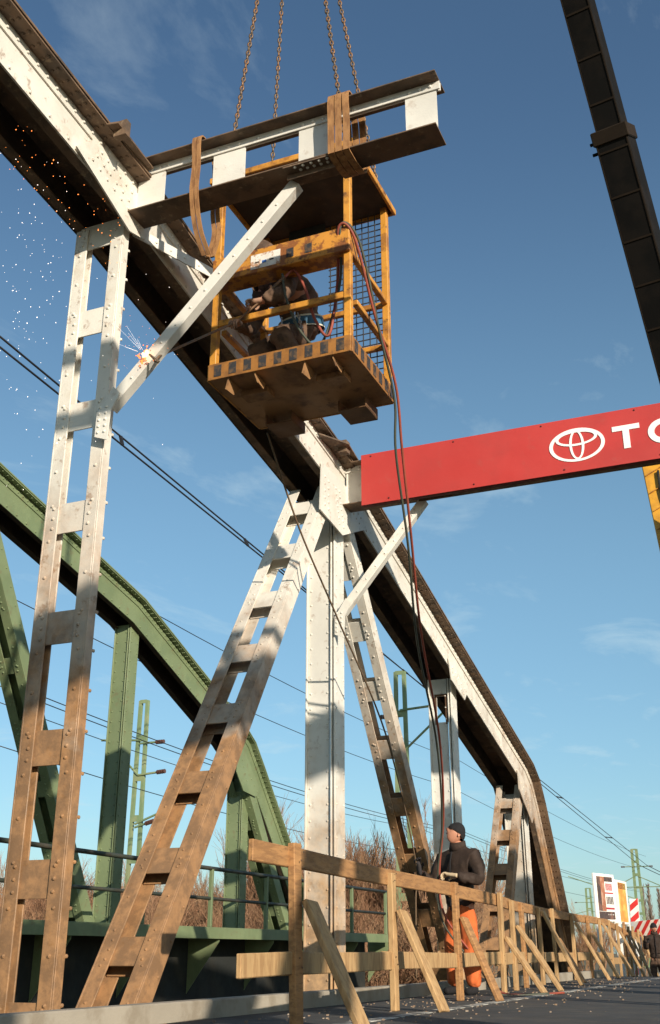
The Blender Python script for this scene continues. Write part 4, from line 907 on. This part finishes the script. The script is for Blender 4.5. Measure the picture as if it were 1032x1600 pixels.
# ------------------------------------------------------------------ crane
T_, B_ = onY(490, -1540, 7.45), onZ(1248, 1285, 2.6)
cr_ = thing('mobile_crane', (B_.x, B_.y, gz(B_.y)), 'dark telescopic crane boom leaning over the bridge beyond the red sign', 'crane')
bd = (T_ - B_).normalized(); bl = (T_ - B_).length
mid = onY(955, 215, 10); # where the two sections meet: find the point of the boom line nearest that sight line
r_ = ray(955, 215).normalized(); n_ = bd.cross(r_); kc = ((-B_).cross(r_)).dot(n_) / n_.dot(n_)
sdv = bd.cross(Vector((0, 0, 1))).normalized(); uv = sdv.cross(bd)
def boom_sec(k0, k1, w_, h_, name='boom_section'):
    m = MB(); m.bar(B_ + bd * k0, B_ + bd * k1, w_, h_, (0, 0, 1)); o = m.build(name, BOOM, cr_, bevel=0.03)
    k = k0 + 0.7
    while k < k1 - 0.2:
        m = MB(); c = B_ + bd * k - uv * (h_ / 2 + 0.008); m.obox(c, bd * 0.02, sdv * w_ * 0.44, uv * 0.007); m.build('seam', BOOMR, o); k += 0.95
    for q in (-1, 1):
        m = MB(); m.obox(B_ + bd * (k0 + k1) / 2 - uv * (h_ / 2 + 0.006) + sdv * q * w_ * 0.46, bd * (k1 - k0) / 2, sdv * 0.012, uv * 0.006); m.build('edge_strip', BOOMR, o)
dep = (B_ + bd * kc).dot(FW); bw = 50 * dep / FPX
boom_sec(0, kc, bw * 1.02, bw * 1.15); boom_sec(kc + 0.01, bl, bw * 0.84, bw * 0.95)
m = MB(); m.bar(B_ + bd * (kc - 0.14), B_ + bd * (kc + 0.16), bw * 1.14, bw * 1.25, (0, 0, 1)); m.build('boom_collar', BOOMR, cr_, bevel=0.02)
m = MB()
for q in (0, 0.22): m.bar(B_ + bd * (kc - q) + sdv * bw * 0.55, B_ + bd * (kc - q) + sdv * bw * 0.78, 0.05, 0.05)
m.build('collar_lug', BOOM, cr_)
m = MB(); m.tube([T_, Vector((APEX.x, APEX.y, APEX.z + 0.9))], 0.012, 6); m.build('hoist_rope', CABLE, cr_)
m = MB(); m.prism([APEX + Vector((-.16, -.06, .35)), APEX + Vector((.16, -.06, .35)), APEX + Vector((.2, -.06, .7)), APEX + Vector((0, -.06, .95)), APEX + Vector((-.2, -.06, .7))], (0, .12, 0)); m.tube([APEX + Vector((0, 0, .4)), APEX + Vector((0.02, 0, .22)), APEX + Vector((0.07, 0, .15)), APEX + Vector((0, 0, .1))], 0.025, 8); m.build('hook_block', CRANEY, cr_)
# lifting cylinder and yellow boom foot seen under the sign
y0 = B_.y - 2.2
c0, c1 = onY(1060, 860, y0), onY(1034, 742, y0)
dd = (c1 - c0).normalized(); s2 = dd.cross(Vector((0, 1, 0))).normalized(); ww = 26 * (c0.dot(FW)) / FPX
m = MB(); m.bar(c0 - dd * 3.0, c1 + dd * 0.45, ww * 2, 0.5, (0, 1, 0)); yo = m.build('boom_foot', CRANEY, cr_, bevel=0.02)
for i in range(7):
    a = c1 + dd * (0.2 - i * 0.45) - Vector((0, 0.262, 0)); m = MB(); m.bar(a - s2 * ww * 0.85, a + s2 * ww * 0.85 - dd * 0.25, 0.02, 0.05, (0, 1, 0)); m.build('lattice_bar', YELL, yo)
for q in (-0.55, 0.1):
    m = MB(); m.tube(spline([c1 + s2 * ww * q - Vector((0, .30, 0)) - dd * (k * 0.5) + s2 * 0.03 * (k % 2) for k in range(6)], 5), 0.03, 6); m.build('hydraulic_hose', TYRE, yo)
m = MB(); g = gz(B_.y); m.box(B_.x - 1.25, B_.x + 1.25, B_.y - 4.5, B_.y + 5.5, g + 0.75, g + 1.35); m.build('carrier', CRANEY, cr_, bevel=0.05)
m = MB(); m.box(B_.x - 1.1, B_.x + 1.1, B_.y - 1.5, B_.y + 2.5, g + 1.352, g + 2.3); m.box(B_.x - 0.5, B_.x - 0.4, B_.y - .5, B_.y + .5, g + 2.3, g + 3.3); m.box(B_.x + 0.4, B_.x + 0.5, B_.y - .5, B_.y + .5, g + 2.3, g + 3.3); m.build('slewing_deck', CRANEY, cr_, bevel=0.04)
for yy in (-3.4, -1.9, 2.2, 3.7):
    for q in (-1, 1):
        m = MB(); m.tube([(B_.x + q * 0.85, B_.y + yy, g + 0.55), (B_.x + q * 1.25, B_.y + yy, g + 0.55)], 0.55, 20); wl = m.build('wheel', TYRE, cr_)
        m = MB(); m.tube([(B_.x + q * 1.22, B_.y + yy, g + 0.55), (B_.x + q * 1.27, B_.y + yy, g + 0.55)], 0.28, 14); m.build('rim', CRANEY, wl)

# ------------------------------------------------------------------ railway masts and wires
def mast(base, top, label, w_=0.34, arms=(), batten=1.2, lw=0.10):
    t = thing('catenary_mast', base, label, 'railway mast', 'green lattice masts of the railway')
    bx, by, bz = base; h = top - bz
    for q in (-1, 1):
        m = MB(); m.bar((bx + q * w_ * 0.5, by, bz), (bx + q * w_ * 0.30, by, top), lw, 0.12, (0, 1, 0)); m.build('leg', MASTG, t)
    n = int(h / batten)
    for i in range(n + 1):
        z = bz + h * i / n; ww = w_ * (0.5 - 0.2 * i / n)
        m = MB(); m.box(bx - ww, bx + ww, by - 0.065, by - 0.052, z - 0.10, z + 0.02 if i == n else z + 0.10); m.build('batten', MASTG, t)
    for kind, z, dx, dy, dz2 in arms:
        m = MB(); m.tube([(bx, by - 0.08, z), (bx + dx, by - 0.08 + dy, z + dz2)], 0.035, 6); a = m.build('bracket_arm', MASTG, t)
        if kind == 'i':
            m = MB(); p = Vector((bx + dx, by - 0.08 + dy, z + dz2)); d = Vector((dx, dy, dz2)).normalized()
            for k in range(4): m.tube([p + d * (0.08 * k), p + d * (0.08 * k + 0.05)], 0.07, 8)
            m.build('insulator', INSUL, a)
    return t
GL = -1.1
A = onZ(226, 1095, 7.6); mast((A.x, A.y, GL), A.z, 'green lattice mast behind the walkway of the green truss', 0.42,
     [('n', 6.3, -1.5, 0, 0.1), ('i', 5.2, -1.0, 0, 0.9), ('i', 6.2, 0.6, 0, 0.0), ('i', 5.2, 0.7, 0, 0.05), ('i', 3.6, 0.4, 0, 0.1), ('n', 3.7, 2.6, 0, 0.9)])
Bm = onZ(625, 1050, 7.6); mast((Bm.x, Bm.y, GL), Bm.z, 'green lattice mast seen between the solid white columns', 0.42,
     [('n', 6.45, 2.6, 0, 0.15), ('n', 5.2, 2.4, 0, 2.0), ('i', 6.3, -0.3, 0, 0.0), ('i', 5.1, -0.3, 0, 0.05)])
Cm = onZ(991, 1327, 8.0); mast((Cm.x, Cm.y, GL), Cm.z, 'green mast with hanging insulators beside the poster board', 0.62,
     [('i', 6.6, 1.1, 0, 0.0), ('i', 6.6, -0.9, 0, 0.0), ('n', 5.9, -1.9, 0, -0.9), ('n', 5.9, 2.0, 0, -0.9), ('n', 4.0, -5.5, -1, 1.9), ('n', 5.0, -1.9, 0, 0.0), ('n', 5.0, 2.0, 0, 0)], 1.0, lw=0.22)
Dm = onZ(919, 1388, 8.0); mast((Dm.x, Dm.y, GL), Dm.z, 'faint green mast on the horizon between the truss end and the poster board', 0.9,
     [('i', 6.2, 2.0, 0, 0), ('i', 6.2, -1.6, 0, 0), ('n', 5.2, -4.4, 0, -1.0), ('n', 5.2, 3.4, 0, -1.0), ('n', 4.2, 2.2, 0, 0)], 1.2, lw=0.25)
def wire(pts, sag, r, label, n=16):
    P = []
    for a, b in zip(pts[:-1], pts[1:]):
        a, b = Vector(a), Vector(b); P += [a + (b - a) * (i / n) - Vector((0, 0, sag * 4 * (i / n) * (1 - i / n))) for i in range(n)]
    m = MB(); m.tube(P + [Vector(pts[-1])], r, 5); return tag(m.build('overhead_wire', CABLE, smooth=True), label, 'wire', 'overhead wires of the railway')
# a pair of feeder cables from above the near bank to the far mast, tied by short spacers
ca, cb_ = [onX(-60, y, -12.2) for y in (476, 494)], [Vector((Cm.x + 0.25, Cm.y, 6.75)), Vector((Cm.x + 0.9, Cm.y, 6.7))]
n = 40; pts2 = []
for a, b, lb in zip(ca, cb_, ('upper', 'lower')):
    P = [a + (b - a) * (i / n) for i in range(n + 1)]; pts2.append(P); m = MB(); m.tube(P, 0.022, 5)
    tag(m.build('feeder_cable', CABLE, smooth=True), lb + ' black cable of the spaced pair running past the truss post', 'cable', 'paired feeder cables')
for f in (0.06, 0.13, 0.28, 0.42, 0.6, 0.8):
    a, b = [ca[i] + (cb_[i] - ca[i]) * f for i in (0, 1)]; m = MB(); m.bar(a, b, 0.06, 0.06, (0, 1, 0)); tag(m.build('cable_spacer', CABLE), 'short bar tying the paired black cables together', 'cable spacer', 'spacers on the paired cables')
for i in (0, 1): wire([cb_[i], cb_[i] + Vector((6, 60, -0.5))], 0.8, 0.03, 'cable running on past the mast beside the poster board')
for (px, py, X, dz, lb) in ((0, 820, -15, 0, 'thin wire crossing just above the green truss chord'), (0, 925, -16, 0, 'thin wire strung behind the green truss column'), (0, 1062, -15.5, 0, 'twin wire strung below the green chord'), (0, 1072, -15.5, 0, 'twin wire strung below the green chord'),
                            (0, 1098, -19, 0, 'contact wire passing the mast by the walkway'), (0, 1166, -17.5, 0, 'lowest wire over the walkway handrail')):
    a = onX(px, py, X); wire([a, (X, a.y + 34, a.z + dz), (X, a.y + 95, a.z + dz)], 0.4, 0.012, lb)

# ------------------------------------------------------------------ posters, barrier
pb = onY(955, 1450, 33); 
p0, p1, p2 = onY(930, 1408, 32.0), onY(962, 1416, 32.4), onY(978, 1424, 33.6)
def board(a, b, z0, z1, label, cols):
    t = thing('poster_board', (a.x, a.y, gz(a.y)), label, 'poster board', 'poster boards beyond the fence')
    d = (b - a); d.z = 0; ln = d.length; d.normalize(); nr = Vector((d.y, -d.x, 0)); c = (a + b) / 2; zc = (z0 + z1) / 2
    q = MB(); q.obox((c.x, c.y, zc), d * ln / 2, nr * 0.02, Vector((0, 0, (z1 - z0) / 2))); fr = q.build('frame', BARW, t)
    for (u0, u1, v0, v1, mt) in cols:
        cc = a + d * ln * (u0 + u1) / 2; q = MB(); q.obox(Vector((cc.x, cc.y, z0 + (z1 - z0) * (v0 + v1) / 2)) + nr * 0.024, d * ln * (u1 - u0) / 2, nr * 0.003, Vector((0, 0, (z1 - z0) * (v1 - v0) / 2))); q.build('print', mt, fr)
    for u in (0.06, 0.94):
        cc = a + d * ln * u; q = MB(); q.bar((cc.x, cc.y, gz(a.y) - 0.2), (cc.x, cc.y, z0), 0.07, 0.07, (0, 1, 0)); q.build('leg', BARW, t)
zt_, zb_ = onY(930, 1366, 32).z, onY(934, 1440, 32).z
bar_ = [(0.14, 0.50, 0.04, 0.20, P_DK), (0.14, 0.30, 0.21, 0.94, P_DK), (0.31, 0.50, 0.21, 0.94, P_BR), (0.51, 0.90, 0.84, 0.94, P_DK), (0.51, 0.90, 0.58, 0.61, P_RD), (0.51, 0.90, 0.25, 0.29, P_RD), (0.505, 0.90, 0.04, 0.20, P_DK)]
bar_ += [(0.55 + 0.055 * i, 0.58 + 0.055 * i, 0.65, 0.80, P_RD) for i in range(6)] + [(0.55 + 0.07 * i, 0.59 + 0.07 * i, 0.36, 0.52, P_DK) for i in range(5)] + [(0.56 + 0.06 * i, 0.595 + 0.06 * i, 0.13, 0.155, BARW) for i in range(5)]
board(onY(929, 1400, 31.5), onY(961, 1400, 32.6), zb_, zt_, 'white framed poster board with a dark print and lettering behind the fence', bar_)
board(onY(963, 1400, 32.6), onY(980, 1400, 33.9), zb_ - 0.05, zt_ - 0.12, 'white framed poster board with an orange print behind the fence', [(0.18, 0.85, 0.05, 0.95, P_OR), (0.18, 0.85, 0.8, 0.94, P_BR)])
def striped(name, a, b, w_, h_, label, up=(0, 0, 1), n=9):
    t = thing(name, ((a + b) / 2), label, 'barrier'); d = (b - a); ln = d.length; d.normalize(); side = d.cross(Vector(up)).normalized(); u = side.cross(d)
    q = MB(); q.bar(a, b, w_, h_, up); bo = q.build('board', BARW, t)
    st = ln / n; fr = -1 if side.y > 0 else 1
    for i in range(n):
        c0_ = a + d * (st * i); o_ = side * fr * (w_ / 2 + 0.002); sk = h_ * 0.85
        q = MB(); q.prism([c0_ + o_ - u * h_ / 2, c0_ + o_ + d * st * 0.5 - u * h_ / 2, c0_ + o_ + d * (st * 0.5 + sk) + u * h_ / 2, c0_ + o_ + d * sk + u * h_ / 2], side * fr * 0.003); q.build('red_stripe', BARR, bo)
    return t
a, b = onY(986, 1453, 34.2), onY(1060, 1446, 33.6)
ba = striped('road_barrier', a, b, 0.05, 0.40, 'red and white striped barrier board across the road', n=6)
for f in (0.12, 0.55, 0.95):
    c = a + (b - a) * f; q = MB(); q.bar((c.x, c.y + 0.06, -1.02), (c.x, c.y + 0.06, c.z + 0.2), 0.12, 0.06, (0, 1, 0)); q.build('leg', BARW, ba)
pa = onY(991, 1452, 34.4); pt_ = onY(991, 1405, 34.4)
pp = striped('marker_post', Vector((pa.x, pa.y, -1.02)), pt_, 0.10, 0.24, 'white marker post with slanted red stripes beside the barrier', up=(1, 0, 0), n=7)

# ------------------------------------------------------------------ bare shrubs and trees
def twig_tree(rnd, h, spread, n_stems, depth, rad):
    m = MB()
    def grow(p, d, ln, r, k):
        q = p + d * ln; seg = 3 if k else 2; pts = [p]; 
        for i in range(1, seg + 1): pts.append(p + d * ln * i / seg + Vector((rnd.uniform(-1, 1), rnd.uniform(-1, 1), rnd.uniform(-.5, .6))) * ln * 0.05)
        m.tube(pts, r, 3, r1=r * 0.55, cap=False)
        if k == 0: return
        for i in range(rnd.choice((3, 4, 4, 5))):
            f = rnd.uniform(0.35, 1.0); b = pts[0] + (pts[-1] - pts[0]) * f
            nd = (d + Vector((rnd.uniform(-1, 1), rnd.uniform(-1, 1), rnd.uniform(-.35, .8))) * 0.62).normalized()
            grow(b, nd, ln * rnd.uniform(0.5, 0.75), r * 0.6, k - 1)
    for i in range(n_stems):
        a = rnd.uniform(0, 6.28); rr = rnd.uniform(0, spread * 0.4)
        grow(Vector((math.cos(a) * rr, math.sin(a) * rr, 0)), Vector((math.cos(a) * spread * 0.35, math.sin(a) * spread * 0.35, 1)).normalized(), h * rnd.uniform(0.38, 0.5), rad, depth)
    return m
protos = []
for i in range(4):
    rnd = random.Random(50 + i); protos.append(twig_tree(rnd, 3.0, 1.5, 15, 4, 0.026))
proto_me = []
def place_shrub(i, x, y, z, s, sz, label):
    t = thing('bare_shrub', (x, y, z), label, 'shrub', 'bare shrubs on the far bank')
    if len(proto_me) <= i % 4:
        o = protos[i % 4].build('twigs', TWIG); proto_me.append(o.data)
    else:
        o = bpy.data.objects.new('twigs', proto_me[i % 4]); col.objects.link(o)
    o.parent = t; t.scale = (s, s, sz); t.rotation_euler = (0, 0, random.uniform(0, 6.28))
k = 0
def shrub_px(px, ptop, Y, label, fat=1.0):
    global k
    b = onY(px, 1489, Y); top = onY(px, ptop, Y).z; g = -1.1 if Y > 32 else -4.2 + (Y - 22) / 10 * 3.1; sz = (top - g) / 3.0; place_shrub(k, b.x, Y, g, max(0.7, sz * 0.8) * fat, sz, label); k += 1
for px in range(-20, 660, 26):
    top = 1345 if px < 220 else 1372 if px < 330 else 1352 if px < 430 else 1300 if px < 560 else 1285 if px < 612 else 1330
    shrub_px(px + random.uniform(-8, 8), top + random.uniform(-8, 18), random.uniform(30, 36), 'leafless reddish shrub in the thicket behind the railway bridge', 1.15)
for px in range(-10, 660, 30): shrub_px(px + random.uniform(-8, 8), 1400 + random.uniform(-15, 15), random.uniform(27, 30), 'low leafless shrub at the foot of the thicket', 1.5)
for px, top in ((742, 1325), (728, 1345), (800, 1400), (905, 1425), (925, 1415), (1000, 1435)): shrub_px(px, top, random.uniform(42, 60), 'leafless grey shrub far off beyond the truss end', 0.9)
def poplar(px, ptop, Y):
    b = onY(px, 1489, Y); h = onY(px, ptop, Y).z + 1.1; t = thing('poplar_tree', (b.x, Y, -1.1), 'tall narrow leafless poplar on the horizon behind the barrier', 'tree', 'poplars on the horizon')
    m = MB(); m.tube([(b.x, Y, -1.2), (b.x + 0.05, Y, -1.1 + h * 0.95)], h * 0.016, 6, r1=0.03); m.build('trunk', TWIGG, t); m = MB()
    for i in range(420):
        z = random.uniform(0.08, 0.93) * h; a = random.uniform(0, 6.28); ln = h * random.uniform(0.10, 0.2) * (1.1 - z / h * 0.75); d = Vector((math.cos(a) * 0.42, math.sin(a) * 0.42, 1)).normalized()
        p = Vector((b.x, Y, -1.1 + z)); m.tube([p, p + d * ln * 0.5 + Vector((0, 0, 0.02)), p + d * ln], h * 0.0042, 3, r1=h * 0.0012, cap=False)
    m.build('crown', TWIGG, t)
poplar(1015, 1380, 150); poplar(1024, 1378, 158); poplar(1040, 1385, 150)
